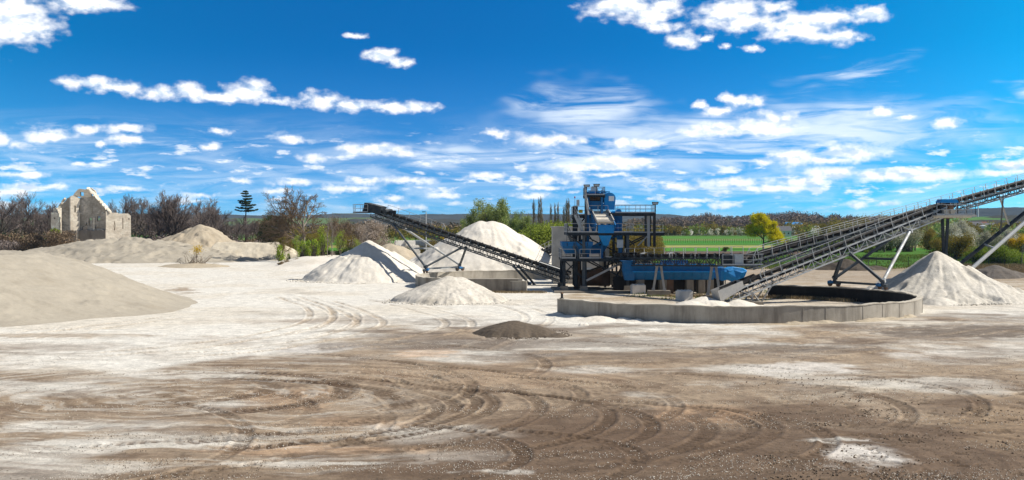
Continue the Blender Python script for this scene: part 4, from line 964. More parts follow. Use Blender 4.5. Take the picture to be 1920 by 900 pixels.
# stairs: stringers + treads
def stair(a, b, w, n, mat='steel_light'):
    a, b = Vector(a), Vector(b); sd = V(0, w, 0); m = MB()
    m.bar(a, b, .06, .22); m.bar(a + sd, b + sd, .06, .22)
    for k in range(1, n): p = a.lerp(b, k / n); m.box(p + sd / 2, (.26, w - .06, .04))
    st_ = part('stair', m, mat); r = MB(); up = V(0, 0, .95)
    for o in (V(0, 0, 0), sd):
        r.bar(a + o + up, b + o + up, .05); r.bar(a + o + up * .5, b + o + up * .5, .035)
        for k in range(0, 5): p = a.lerp(b, k / 4) + o; r.bar(p, p + up, .045)
    r.build('handrail', MT[mat], st_)
stair(c1(262, 381, .0), c1(208, 262, .0), .8, 11); stair(c1(232, 556, -.3), c1(160, 381, .3), .8, 14, 'steel_mid'); stair(c1(300, 262, -.1), c1(280, 128, .3), .7, 14)
m = MB()
for s in (0, .5): m.bar(c1(150, 556, 1.0) + V(s, 0, 0), c1(158, 381, 1.0) + V(s, 0, 0), .05)
for k in range(14): p = c1(150, 556, 1.0).lerp(c1(158, 381, 1.0), k / 14); m.bar(p, p + V(.5, 0, 0), .035)
part('ladder', m, 'steel_mid')
# upper screen body with open front
a = c1(300, 195, 1.2); b = c1(405, 100, 4.3)
m = MB(); zx = (a.x, b.x)
m.box(((a.x + b.x) / 2, 4.2 + KY, (a.z + b.z) / 2), (b.x - a.x, .12, b.z - a.z)); m.box((a.x + .08, KY + 2.7, (a.z + b.z) / 2 - .2), (.12, 2.9, b.z - a.z - .6)); m.box((b.x - .08, KY + 2.7, (a.z + b.z) / 2 - .2), (.12, 2.9, b.z - a.z - .6))
m.box(((a.x + b.x) / 2, KY + 1.2, a.z + .1), (b.x - a.x, .12, .75)); m.box(((a.x + b.x) / 2, KY + 1.15, b.z - .35), (b.x - a.x, .14, .22))
part('screen_housing', m, 'blue')
m = MB()
for k, (dx, dz, r_) in enumerate(((.3, 1.2, .22), (.8, 1.35, .3), (1.2, 1.1, .2), (.55, .9, .2), (1.35, .9, .18), (1.0, .8, .24))):
    m.tube((a.x + dx, KY + 1.6, a.z + dz), (a.x + dx + .1, KY + 3.5, a.z + dz + .1), r_, r_, 10)
m.box(((a.x + b.x) / 2, KY + 2.6, a.z + .65), (1.3, 2.2, .16)); m.bar((a.x + .2, KY + 1.5, a.z + .8), (b.x - .2, KY + 1.7, a.z + 1.7), .12); part('vibrator', m, 'rust')
m = MB(); m.box(c1(352, 112, 2.3), (1.3, 1.6, .5)); m.box(c1(330, 118, 1.4), (.45, .5, .5)); m.tube(c1(375, 118, 1.3), c1(375, 100, 1.3), .22, .22, 12); part('feed_box', m, 'blue_bright')
m = MB(); m.bar(c1(300, 100, .6), c1(448, 106, .8), .10, .12); m.bar(c1(300, 103, 4), c1(440, 106, 4), .1, .12); part('crane_beam', m, 'blue_bright')
m = MB(); m.frus(c1(348, 96, 2.2), (.9, .9, 0), c1(348, 66, 2.2), (.6, .8, 0)); part('inlet', m, 'cabinet')
# drum with rounded top
ctr = c1(450, 150, 1.0); r_ = .68
pts = [(ctr.x + r_ * math.cos(t), ctr.y, ctr.z + r_ * math.sin(t)) for t in np.linspace(0, math.pi, 17)] + [(ctr.x - .62, ctr.y, c1(0, 226).z), (ctr.x + .55, ctr.y, c1(0, 226).z)]
m = MB(); m.prism(pts[::-1], (0, 1.1, 0)); part('belt_guard', m, 'blue_bright')
pts2 = [(ctr.x + (r_ + .05) * math.cos(t), ctr.y + 1.1, ctr.z + (r_ + .05) * math.sin(t)) for t in np.linspace(0, 2 * math.pi, 20, False)]
m = MB(); m.prism(pts2[::-1], (0, 1.9, 0)); part('drum', m, 'blue')
m = MB(); m.box(c1(460, 151, .98), (.62, .03, .58)); part('sign_plate', m, 'white')
m = MB(); m.tube(c1(490, 245, .8), c1(518, 245, .8), .26, .26, 14); m.tube(c1(460, 243, .6), c1(490, 243, .6), .18, .18, 12); m.tube(c1(508, 240, .3), c1(508, 240, 1.6), .30, .30, 14); part('drive_motor', m, 'blue_bright')
m = MB(); m.box(c1(485, 315, 2.0), (1.7, 2.2, 2.6)); part('pump_housing', m, 'blue')
# sieve slope
tl, tr, br_, bl_ = c1(326, 246, 1.5), c1(428, 246, 1.5), c1(460, 318, -.7), c1(358, 318, -.7)
up = V(0, -.1, .16)
m = MB(); m.add([tl, tr, br_, bl_, tl + up, tr + up, br_ + up, bl_ + up], [(0, 1, 2, 3), (7, 6, 5, 4), (0, 4, 5, 1), (1, 5, 6, 2), (2, 6, 7, 3), (3, 7, 4, 0)]); sd = part('sieve_deck', m, 'sieve')
m = MB()
for f_ in (0.0, .28, .55, .86, 1.0):
    m.bar(tl.lerp(bl_, f_) + up * 1.3 + V(-.12, 0, 0), tr.lerp(br_, f_) + up * 1.3 + V(.12, 0, 0), .07)
m.build('clamp_bar', MT['steel_light'], sd)
m = MB(); m.bar(tl + V(-.1, 0, .3) + (tl - bl_) * .12, bl_ + V(-.1, 0, .1), .10, .7); m.bar(tr + V(.1, 0, .3) + (tr - br_) * .12, br_ + V(.1, 0, .1), .10, .7); part('side_cheek', m, 'steel_light')
m = MB(); m.bar(tl + V(-.25, .1, -.3), bl_ + V(-.25, .1, -.8), .12, 1.5); m.bar(tr + V(.22, .1, -.3), br_ + V(.22, .1, -.8), .12, 1.5); m.box(c1(372, 205, 1.7), (1.9, 1.2, .7)); part('screen_frame', m, 'blue')
m = MB(); m.box(c1(416, 357, .3), (1.85, 1.9, .98)); m.box(c1(416, 342, -.68), (1.95, .06, .1)); part('collecting_box', m, 'blue_bright')
q = c1(412, 400, .2); q2 = c1(417, 470, .2)
m = MB(); m.frus(q2, (.55, .6, 0), q, (1.5, 1.6, 0)); part('funnel', m, 'blue_bright')
m = MB(); m.frus(c1(225, 528, 2.2), (2.6, 3.4, 0), c1(225, 470, 2.2), (3.6, 4.4, 0)); m.box(c1(225, 458, 2.2), (3.7, 4.5, .5)); part('sump_tank', m, 'blue')
m = MB(); m.frus(c1(345, 530, 3.0), (2.0, 3.0, 0), c1(345, 470, 3.0), (3.2, 3.8, 0)); m.tube(c1(285, 435, 1.2), c1(285, 450, 3.6), .42, .42, 16); part('sump_tank', m, 'blue')
for dx in (-1.2, -.4, .4, 1.2):
    m = MB(); m.bar(c1(225, 450, -.06) + V(dx, 0, 0), c1(225, 472, -.02) + V(dx, 0, 0), .08); part('tank_rib', m, 'steel_dark')
m = MB(); m.tube(c1(330, 480, 1), c1(440, 420, 1), .14, .14, 10); m.tube(c1(440, 420, 1), c1(500, 410, 2), .14, .14, 10); m.tube(c1(500, 300, .5), c1(500, 470, .5), .12, .12, 10); m.tube(c1(260, 440, 2), c1(300, 420, 2.6), .16, .16, 10); part('water_pipe', m, 'blue')
m = MB(); m.box(c1(512, 457, -.1), (.72, .5, .95)); m.box(c1(512, 440, -.1), (.8, .58, .05)); part('control_cabinet', m, 'cabinet')
m = MB(); m.box(c1(232, 180, .9), (.34, .4, .72)); m.bar(c1(229, 205, .9), c1(229, 240, .9), .1); part('switch_box', m, 'cabinet')
m = MB(); m.tube(c1(211, 205, .9), c1(211, 148, .9), .025, .025, 6); part('lamp_post', m, 'steel_mid')
m = MB(); m.tube(c1(211, 148, .9), c1(211, 136, .9), .09, .05, 8); part('warning_lamp', m, 'red')
m = MB(); m.tube(c1(240, 238, .6), c1(262, 238, .6), .20, .20, 12); m.box(c1(250, 238, .9), (.5, .3, .3)); part('vibration_motor', m, 'yellow')
for cx, cy, dy in ((290, 66, .4), (356, 62, .3), (752, 184, .2)):
    p = c1(cx, cy, dy); m = MB(); m.frus(p + V(0, 0, -.16), (.62, .26, 0), p + V(0, -.05, .16), (.78, .34, 0)); m.bar(p + V(0, .1, -.16), c1(cx, cy + (60 if cx < 700 else 66), dy) + V(0, .1, 0), .06); fl = part('floodlight', m, 'black')
    m = MB(); m.box(p + V(0, -.19, 0), (.56, .02, .22)); m.build('lens', MT['cabinet'], fl)
m = MB(); m.bar(c1(556, 340, -.5), c1(600, 340, -.5), .05)
for cx in (556, 578, 598): m.bar(c1(cx, 322, -.5), c1(cx, 381, -.5), .06)
part('gate', m, 'steel_light')
m = MB(); m.box(c1(560, 610, 3.2), (.5, 2.6, 3.2)); m.box(c1(498, 700, 4.5), (1.2, 2.0, 1.6)); part('pier', m, 'concrete_old')
m = MB(); m.prism([c1(300, 715, 2.0), c1(400, 715, 2.0), c1(400, 620, 2.0), c1(290, 660, 2.0)], (0, 4, 0)); part('waste_chute', m, 'rust')
m = MB(); m.box(c1(340, 700, 5.0), (4.4, 2.0, 1.9)); part('pump_pit_wall', m, 'rust')
m = MB(); m.box((10.2, 141.6, .06), (10.6, 11.2, .22)); part('floor_slab', m, 'concrete_old')
m = MB()
for cx in (462, 430): m.box(V(c1(cx, 0, 9.4).x, KY + 9.4, 3.6), (.75, .75, 7.4))
part('pillar', m, 'concrete_block')

# concrete building behind it
bd = thing('concrete_building', 'plain grey flat roofed concrete building partly hidden behind the blue plant', 'building', (9.6, 158, 0))
def TB(px, py, Y): return W(px, py, Y)
a = TB(1037, 427, 156); b = TB(1122, 427, 156)
m = MB(); m.box(((a.x + b.x) / 2, 159, a.z / 2), (b.x - a.x, 6, a.z)); m.build('wall', MT['concrete_bld'], bd)
m = MB(); m.box(((a.x + b.x) / 2, 159, a.z + .08), (b.x - a.x + .3, 6.3, .16)); m.build('roof', MT['concrete_bld'], bd)
m = MB(); m.box(((a.x + b.x) / 2 + 1.6, 155.97, 1.1), (1.1, .06, 2.2)); m.build('door', MT['cabinet'], bd)
m = MB(); m.box(((a.x + b.x) / 2 + 1.2, 155.95, 4.6), (1.4, .08, .9)); m.build('window', MT['steel_dark'], bd)

# blue washing trough
YT = 134.5; ST = F / YT
def TT(px, py, dy=0): return V((px - CX) / ST, YT + dy, CH - (py - HY) / ST)
tr_ = thing('washing_trough', 'long blue steel washing trough on plinths beneath the level conveyor', 'washing machine', TT(1265, 530))
def trough(x0, x1, ztop, zmid, zbot, name, mat):
    m = MB(); A = TT(x0, ztop); B = TT(x1, ztop); zm = TT(0, zmid).z; zb = TT(0, zbot).z; zt = A.z
    w0, w1 = 3.0, 1.5; y0 = YT; yc = YT + w0 / 2
    for (xa, xb) in ((A.x, B.x),):
        prof = [(y0, zt), (y0, zm), (yc - w1 / 2, zb), (yc + w1 / 2, zb), (y0 + w0, zm), (y0 + w0, zt), (y0 + w0 - .08, zt), (y0 + w0 - .08, zm + .03), (yc + w1 / 2 - .06, zb + .08), (yc - w1 / 2 + .06, zb + .08), (y0 + .08, zm + .03), (y0 + .08, zt)]
        n = len(prof); vs = [(x, y, z) for x in (xa, xb) for (y, z) in prof]
        m.add(vs, [(k, (k + 1) % n, n + (k + 1) % n, n + k) for k in range(n)])
        for x in (xa, xb): m.add([(x, y, z) for (y, z) in prof[:6]], [(0, 1, 2, 3, 4, 5)])
    m.build(name, MT[mat], tr_)
    return A, B, zm, zb
A, B, zm, zb = trough(1188, 1340, 496, 510, 525, 'trough', 'blue')
m = MB(); m.bar((A.x - .1, YT - .12, zm + .05), (B.x + .1, YT - .12, zm + .05), .28, .16); m.bar((A.x - .1, YT - .10, A.z), (B.x + .1, YT - .10, A.z), .22, .12); m.build('flange', MT['blue_bright'], tr_)
for k in range(9):
    x = A.x + .3 + (B.x - A.x - .6) * k / 8; m = MB(); m.bar((x, YT - .05, A.z), (x, YT - .05, zm), .07, .10); m.bar((x, YT - .04, zm), (x, YT + .72, zb), .07, .08); m.build('rib', MT['blue'], tr_)
m = MB(); m.box(TT(1265, 497, .2) + V(0, 0, .1), (3.2, .1, .95)); m.box(TT(1317, 500, .2) + V(0, 0, 0), (2.6, .1, .5)); m.build('side_panel', MT['blue'], tr_)
m = MB(); p = TT(1180, 508, 1.2); m.frus(p + V(.1, 0, -1.1), (1.0, 1.6, 0), p + V(0, 0, 0), (1.3, 2.2, 0)); m.box(p + V(0, 0, .55), (1.3, 2.2, 1.08)); m.box(p + V(-.1, -.1, 1.13), (1.6, 2.4, .10)); m.build('head_box', MT['blue'], tr_)
m = MB(); m.tube(TT(1345, 507, 1.5), TT(1360, 507, 1.5), .5, .5, 16); m.tube(TT(1352, 514, 1.0), TT(1352, 514, 1.6), .7, .7, 18); m.build('gearbox', MT['blue'], tr_)
m = MB(); m.tube((A.x, YT + 1.5, A.z - .35), (B.x, YT + 1.5, A.z - .35), .14, .14, 10)
for k in range(40):
    a_ = k * .9; x = A.x + .2 + (B.x - A.x - .4) * k / 39; m.bar((x, YT + 1.5, A.z - .35), (x, YT + 1.5 + .8 * math.cos(a_), A.z - .35 + .5 * math.sin(a_)), .10, .04)
m.build('paddle_shaft', MT['rust'], tr_)
for px_ in (1203, 1245, 1258, 1296, 1318, 1334):
    q = TT(px_, 0); m = MB(); m.box((q.x, YT + 1.5, zb / 2 - .02), (.8, 1.6, zb)); m.build('plinth', MT['concrete_old'] if px_ != 1258 else MT['rust'], tr_)
m = MB(); m.box((V(TT(1262, 0).x, YT + 4.2, .85)), (13.0, .4, 1.9)); m.build('shade_backing', MT['bitumen'], tr_)  # added black slab standing in for the shade beneath the trough
m = MB(); m.rail([TT(1188, 496, 3.0), TT(1340, 496, 3.0)], 1.0, 1.5, .025); m.build('handrail', MT['steel_mid'], tr_)

# bright blue tarpaulin over the drive
yq = 127.5; sq = F / yq
def TQ(px, py): return ((px - CX) / sq, CH - (py - HY) / sq)
pts = [TQ(*p) for p in ((1353, 508), (1357, 502), (1370, 500), (1392, 502), (1400, 507), (1396, 518), (1386, 526), (1372, 529), (1362, 524), (1353, 526))]
rs = random.Random(4); m = MB(); n = len(pts)
rings = []
for k, (sc_, dy) in enumerate(((.55, -.95), (.9, -.8), (1.0, -.35), (1.02, .3), (.9, .8), (.5, .95))):
    cxm = sum(p[0] for p in pts) / n; czm = sum(p[1] for p in pts) / n
    rings.append([(cxm + (x - cxm) * sc_ + rs.uniform(-.06, .06), yq + dy + rs.uniform(-.12, .12), czm + (z - czm) * sc_ + rs.uniform(-.06, .06)) for x, z in pts])
vs = [v for r in rings for v in r]; fs = []
for k in range(5):
    for j in range(n): fs.append((k * n + j, k * n + (j + 1) % n, (k + 1) * n + (j + 1) % n, (k + 1) * n + j))
fs += [tuple(range(n))[::-1], tuple(range(5 * n, 6 * n))]
m.add(vs, fs); tp = thing('drive_cover', 'bright blue crumpled cover over a drive beside the foot of the near conveyor', 'cover', (pts[0][0] + 1.2, yq, 0)); o = m.build('sheet', MT['blue_bright'], tp)
m = MB()
for dx, dy in ((.3, -.5), (2.2, -.5), (.3, .5), (2.2, .5)): m.bar((pts[0][0] + dx, yq + dy, 0), (pts[0][0] + dx, yq + dy, 2.2), .1)
m.build('stand', MT['steel_mid'], tp)

# studded concrete blocks
def stud_block(w, d, h, nst=4):
    m = MB(); m.box((0, 0, h / 2), (w, d, h))
    for r2 in (-.25, .25):
        for k in range(nst): m.frus(((k + .5) / nst * w - w / 2, r2 * d, h - .01), (.26, .26, 0), ((k + .5) / nst * w - w / 2, r2 * d, h + .12), (.16, .16, 0))
    return m
for (px, py, Y, lab, rot) in ((1197, 551, 0, 'white studded concrete block on the ground below the right leg of the plant', 12), (1284, 564, 0, 'white studded concrete block on the ground left of the near conveyor foot', 14)):
    g = G(px, py); o = stud_block(1.55, .95, 1.0).build('concrete_block', MT['concrete_block'], None); o.location = (g.x, g.y + .45, 0); o.rotation_euler = (0, 0, R(rot)); tag(o, lab, 'concrete block')
# stacked white blocks near the lamp mast
bx = stud_block(2.2, 1.1, 1.05).build('concrete_block', MT['concrete_block']); first = True; Yb = 262; sb = F / Yb
spots = [(x, r) for r, xs in enumerate([(738, 757, 776), (738, 757, 776), (738, 757, 776), (748, 767)]) for x in xs]
for x, r in spots:
    o = bx if first else bx.copy()
    if not first: COL.objects.link(o)
    first = False; o.location = ((x - CX) / sb + .2 * (r % 2), Yb, r * 1.06); o.rotation_euler = (0, 0, R(24 + rs.uniform(-2, 2)))
    tag(o, 'whitewashed concrete block in the stepped stack left of the lamp mast', 'concrete block', 'white blocks stacked by the lamp mast')
# pale containers / fence
for k, px in enumerate((788, 812, 836)):
    q = thing('storage_container', 'pale storage container behind the lamp mast, in a row of three', 'container', ((px - CX) / 8.0, 275, 0), group='containers behind the lamp mast')
    x = (px - CX) / 8.0; m = MB(); m.box((x, 275, 2.2), (2.9, 2.4, 4.0))
    m.build('body', MT['white'], q); m = MB()
    for j in range(9): m.box((x - 1.3 + j * .325, 273.77, 2.2), (.12, .06, 3.7))
    m.build('corrugation', MT['cabinet'], q)
lm = thing('lamp_mast', 'slim grey lamp mast standing among the pale heaps', 'street lamp', ((799 - CX) / 10, 220, 0)); x = (799 - CX) / 10; zt = CH + (HY - 397) / 10
m = MB(); m.tube((x, 220, 0), (x, 220, zt), .13, .08, 10); m.build('pole', MT['steel_light'], lm)
m = MB(); m.bar((x, 220, zt), (x - .45, 220, zt - .02), .07); m.box((x - .5, 220, zt - .02), (.5, .35, .14)); m.build('lamp_head', MT['steel_dark'], lm)

# ------------------------------------------------------------------ ruined building
YR = 300.0; SR = F / YR
ru = thing('ruined_building', 'roofless pale ruined concrete building standing before the bare wood', 'ruin', ((165 - CX) / SR, YR, 0))
def RP(cx, cy): return ((60 + cx / 5.05 - CX) / SR, CH - (330 + cy / 5.05 - HY) / SR)
def slab(pts, y, th, mat, name='wall', jag=0.0, seed=0, holes=(), slant=0.0):
    """wall from an outline in elevation, thickness th, window openings are real recess boxes cut by building the wall round them"""
    r = random.Random(seed); P = [RP(*p) for p in pts]; out = []
    for i in range(len(P)):
        a, b = P[i], P[(i + 1) % len(P)]; out.append(a); L = math.hypot(b[0] - a[0], b[1] - a[1])
        if jag and L > 1.5 and a[1] > 4 and b[1] > 4 and abs(b[0] - a[0]) > .5:
            n = int(L / .55)
            for k in range(1, n): out.append((a[0] + (b[0] - a[0]) * k / n + r.uniform(-jag, jag) * .6, a[1] + (b[1] - a[1]) * k / n + r.uniform(-jag, jag)))
    from mathutils.geometry import tessellate_polygon
    hs = [[RP(*h) for h in hl] for hl in holes]
    loops = [out] + hs; flat = [p for l in loops for p in l]
    tri = tessellate_polygon([[Vector((p[0], p[1], 0)) for p in l] for l in loops])
    n = len(flat); X_0 = min(p[0] for p in out); m = MB(); m.add([(p[0], y + slant * (p[0] - X_0), p[1]) for p in flat] + [(p[0] - slant * th * .8, y + slant * (p[0] - X_0) + th, p[1]) for p in flat], [tuple(t) for t in tri] + [tuple(n + i for i in t[::-1]) for t in tri])
    o = 0
    for l in loops:
        k = len(l); m.f += [(o + i, o + (i + 1) % k, n + o + (i + 1) % k, n + o + i) for i in range(k)]; m.m += [0] * k; o += k
    return m.build(name, mat, ru)
MT['ruin_light'] = m_masonry('ruin_masonry_lit', (0.72, 0.65, 0.53), (0.62, 0.56, 0.46), (0.46, 0.39, 0.30))  # pale copy of the masonry, sunlight on the bright faces put into its colour
MT['ruin_grey'] = m_masonry('ruin_masonry_shaded', (0.50, 0.44, 0.36), (0.40, 0.36, 0.30), (0.22, 0.185, 0.14))  # greyer copy, shade of the front-facing walls put into its colour
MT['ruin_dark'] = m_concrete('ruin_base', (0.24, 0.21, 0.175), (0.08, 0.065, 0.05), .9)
def rect(x0, y0, x1, y1, j=0): return [(x0, y0), (x0 + j, y1), (x1, y1), (x1 - j, y0)]
slab([(166, 700), (166, 345), (245, 352), (245, 700)], 301, .8, MT['ruin_light'], 'side_wall', .1, 1, [rect(192, 392, 208, 405), rect(196, 488, 210, 512)])
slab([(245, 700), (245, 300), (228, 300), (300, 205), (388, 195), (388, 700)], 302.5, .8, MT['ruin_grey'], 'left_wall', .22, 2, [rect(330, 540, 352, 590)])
slab([(385, 720), (385, 196), (402, 186), (455, 212), (455, 350), (446, 720)], 298.5, .9, MT['ruin_light'], 'stair_tower', .12, 3, [rect(413, 280, 424, 345), rect(446, 278, 454, 345)], slant=.85)
slab([(340, 720), (340, 515), (446, 515), (446, 720)], 298.0, .45, MT['ruin_dark'], 'base_wall', .12, 33)
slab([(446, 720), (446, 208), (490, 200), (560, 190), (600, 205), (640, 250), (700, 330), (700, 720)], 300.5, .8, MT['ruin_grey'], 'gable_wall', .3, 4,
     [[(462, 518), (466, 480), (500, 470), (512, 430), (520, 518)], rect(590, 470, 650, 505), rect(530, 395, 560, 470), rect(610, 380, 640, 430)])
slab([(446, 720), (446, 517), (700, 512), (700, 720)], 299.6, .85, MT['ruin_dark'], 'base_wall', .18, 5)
slab([(352, 205), (378, 160), (420, 118), (470, 125), (520, 108), (556, 135), (580, 190), (560, 215), (470, 215), (440, 205), (402, 190)], 301.6, 1.8, MT['ruin_light'], 'broken_top', .5, 6, [rect(425, 150, 460, 185, 3), rect(520, 150, 555, 185, 4)], slant=.25)
# sunlit flank running back along the right side, as a thick sloping parapet
x0, z0 = RP(700, 700)
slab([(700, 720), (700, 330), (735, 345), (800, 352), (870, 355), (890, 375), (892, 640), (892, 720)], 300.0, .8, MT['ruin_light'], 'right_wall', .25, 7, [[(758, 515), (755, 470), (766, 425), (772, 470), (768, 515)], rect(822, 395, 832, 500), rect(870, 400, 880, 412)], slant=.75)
for (a_, b2, wdt) in (((520, 112), (600, 190), 1.5), ((600, 190), (700, 305), 1.3), ((700, 305), (735, 345), 1.2), ((300, 206), (240, 296), 1.0), ((446, 352), (470, 350), .5), ((600, 350), (695, 352), .6), ((530, 352), (550, 352), .5), ((610, 500), (690, 502), .6)):
    p, q = RP(*a_), RP(*b2); m = MB(); nn = max(2, int(math.hypot(q[0] - p[0], q[1] - p[1]) / .45)); vs = []
    for j in range(nn + 1):
        f = j / nn; x = p[0] + (q[0] - p[0]) * f; z = p[1] + (q[1] - p[1]) * f + rs.uniform(-.16, .16); w_ = wdt * rs.uniform(.5, 1.0)
        vs += [(x, 300.9 - w_, z - .25), (x, 300.9 - w_ * .8, z + .12), (x, 300.9 + w_, z + .18), (x, 300.9 + w_, z - .25)]
    fs = [(4 * j + k, 4 * j + (k + 1) % 4, 4 * j + 4 + (k + 1) % 4, 4 * j + 4 + k) for j in range(nn) for k in range(4)] + [(0, 3, 2, 1), (4 * nn, 4 * nn + 1, 4 * nn + 2, 4 * nn + 3)]
    m.add(vs, fs); m.build('wall_coping', MT['ruin_light'], ru)
X0, _ = RP(166, 0); X1, _ = RP(890, 0); XM, _ = RP(700, 0)
m = MB(); m.box((X0 + .4, 308.0, 6.2), (.8, 11, 12.0)); m.build('flank_wall', MT['ruin_light'], ru); m = MB(); m.box(((X0 + X1) / 2 - 5.5, 318, 4.5), (X1 - X0 - 13, .8, 9)); m.build('rear_wall', MT['ruin_light'], ru); m = MB(); m.box((XM - .5, 308.5, 5.0), (.7, 15, 10)); m.build('cross_wall', MT['ruin_grey'], ru)
m = MB(); m.box((RP(520, 0)[0], 304.8, RP(0, 515)[1]), (7.0, 7.5, .4)); m.box((RP(560, 0)[0], 304.8, RP(0, 352)[1]), (8.0, 7.5, .4)); m.build('floor_slab', MT['ruin_grey'], ru)
m = MB(); p = RP(583, 395); q = RP(583, 515); m.bar((p[0], 300.3, p[1]), (q[0], 300.3, q[1]), .3, .4); m.build('pilaster', MT['ruin_light'], ru)
# ------------------------------------------------------------------ vegetation
def rand_dir(rng, d, ang):
    a = Vector((rng.gauss(0, 1), rng.gauss(0, 1), rng.gauss(0, 1))); a -= a.dot(d) * d; a.normalize()
    return (d * math.cos(ang) + a * math.sin(ang)).normalized()
def grow(seed, h, spec, trunk_r, trunk_frac=.3, lean=.05, up=.15, wob=.16, d0=None):
    """spec: list of (children per branch, length ratio, spread angle deg); returns segments (p,q,r0,r1,level)"""
    rng = random.Random(seed); segs = []; ends = []
    def branch(p, d, L, r, lv):
        n = 4 if lv < 2 else 3; pts = [p]; dd = d.copy()
        for k in range(n):
            dd = rand_dir(rng, dd, abs(rng.gauss(0, wob)) * (0.4 if lv == 0 else 1)); dd = (dd + V(0, 0, up * (0.5 if lv else 0.2))).normalized()
            q = pts[-1] + dd * (L / n); r1 = r * (1 - .5 * (k + 1) / n); r0 = r * (1 - .5 * k / n)
            segs.append((pts[-1], q, r0, r1, lv)); pts.append(q)
        if lv >= len(spec): ends.append((pts[-1], dd)); return
        cn, lr, ang = spec[lv]
        for j in range(cn):
            f = (trunk_frac + (1 - trunk_frac) * (j + rng.random() * .8) / cn) if lv == 0 else (.25 + .75 * (j + rng.random()) / cn)
            f = min(f, .999); k = int(f * n); a = pts[k].lerp(pts[k + 1], f * n - k)
            base = (pts[min(k + 1, n)] - pts[k]).normalized(); an = R(ang * (0.7 + .6 * rng.random())) * (1.15 - .45 * f)
            c = rand_dir(rng, base, an); branch(a, c, L * lr * (1.15 - .5 * f if lv == 0 else 1.1 - .4 * f) * rng.uniform(.8, 1.15), max(r * (.62 - .2 * f), .012), lv + 1)
        if lv > 0: ends.append((pts[-1], dd))
    branch(V(0, 0, -.2), rand_dir(rng, V(0, 0, 1), lean) if d0 is None else d0, h * .62, trunk_r, 0)
    return segs, ends
def segs_mesh(name, segs, mat, sides, minr=0.0, tint_rng=None):
    P = np.array([s[0] for s in segs]); Q = np.array([s[1] for s in segs]); r0 = np.maximum([s[2] for s in segs], minr); r1 = np.maximum([s[3] for s in segs], minr * .8)
    D = Q - P; D /= np.maximum(np.linalg.norm(D, axis=1), 1e-6)[:, None]
    ref = np.where(np.abs(D[:, 2:3]) < .9, np.array([[0, 0, 1.]]), np.array([[1., 0, 0]])); A = np.cross(D, ref); A /= np.linalg.norm(A, axis=1)[:, None]; B = np.cross(A, D)
    t = 2 * np.pi * np.arange(sides) / sides
    c, s = np.cos(t)[None, :, None], np.sin(t)[None, :, None]
    ra = (A[:, None] * c + B[:, None] * s)
    V0 = P[:, None] + ra * r0[:, None, None]; V1 = Q[:, None] + ra * r1[:, None, None]
    co = np.concatenate([V0, V1], 1).reshape(-1, 3); n = len(segs); b = (np.arange(n) * 2 * sides)[:, None]
    k = np.arange(sides)[None]; f = np.stack([b + k, b + (k + 1) % sides, b + sides + (k + 1) % sides, b + sides + k], 2).reshape(-1, 4)
    tint = np.repeat(np.random.RandomState(3).rand(n), 2 * sides)
    return quick_mesh(name, co, [f], mat, {'tint': tint}, sides > 4)
def leaf_mesh(name, pts, mat, size, seed, tint_base=None, aspect=.65, extra=None):
    rs = np.random.RandomState(seed); n = len(pts); P = np.asarray(pts)
    a = rs.normal(size=(n, 3)); a /= np.linalg.norm(a, axis=1)[:, None]; b = np.cross(a, rs.normal(size=(n, 3))); b /= np.linalg.norm(b, axis=1)[:, None]
    s = size * rs.uniform(.6, 1.35, n)[:, None]; a = a * s; b = b * s * aspect
    co = np.stack([P - a, P + b * .9 - a * .1, P + a, P - b * .9 + a * .1], 1).reshape(-1, 3)
    f = (np.arange(n) * 4)[:, None] + np.arange(4)[None]
    t = rs.rand(n) * .45 + (0.3 if tint_base is None else np.asarray(tint_base) * .6)
    faces = [f]; tint = np.repeat(np.clip(t, 0, 1), 4)
    if extra is not None:                                                   # twigs in the same crown
        eco, ef = extra; faces.append(ef + len(co)); co = np.concatenate([co, eco]); tint = np.concatenate([tint, np.zeros(len(eco))])
    return quick_mesh(name, co, faces, mat, {'tint': tint})
def cluster_pts(ends, rs, per, spread):
    E = np.array([e[0] for e in ends]); n = len(E); tb = np.repeat(rs.rand(n), per)
    P = np.repeat(E, per, 0) + rs.normal(size=(n * per, 3)) * spread
    return P, tb

def tree_proto(name, label, cat, group, seed, h, spec, tr, bark, twig, leaf=None, per=0, lsize=.2, lspread=.5, twig_r=.02, **kw):
    segs, ends = grow(seed, h, spec, tr, **kw)
    zmax = max(e[0].z for e in ends); k = h / zmax
    segs = [(a * k, b * k, r0, r1, lv) for a, b, r0, r1, lv in segs]; ends = [(a * k, d) for a, d in ends]
    root = thing(name, label, cat, (0, 0, 0), group=group)
    link('trunk', segs_mesh('trunk', [s for s in segs if s[4] <= 1], bark, 7), root)
    tw = [s for s in segs if s[4] > 1]
    if tw: 
        me = segs_mesh('twigs', tw, twig, 3, twig_r)
        c = link('crown', me, root)
    if leaf is not None:
        rs = np.random.RandomState(seed); P, tb = cluster_pts(ends, rs, per, lspread)
        P[:, 2] = np.maximum(P[:, 2], .3)
        l = link('foliage' if tw else 'crown', leaf_mesh('leaves', P, leaf, lsize, seed, tb), c if tw else root)
    return root
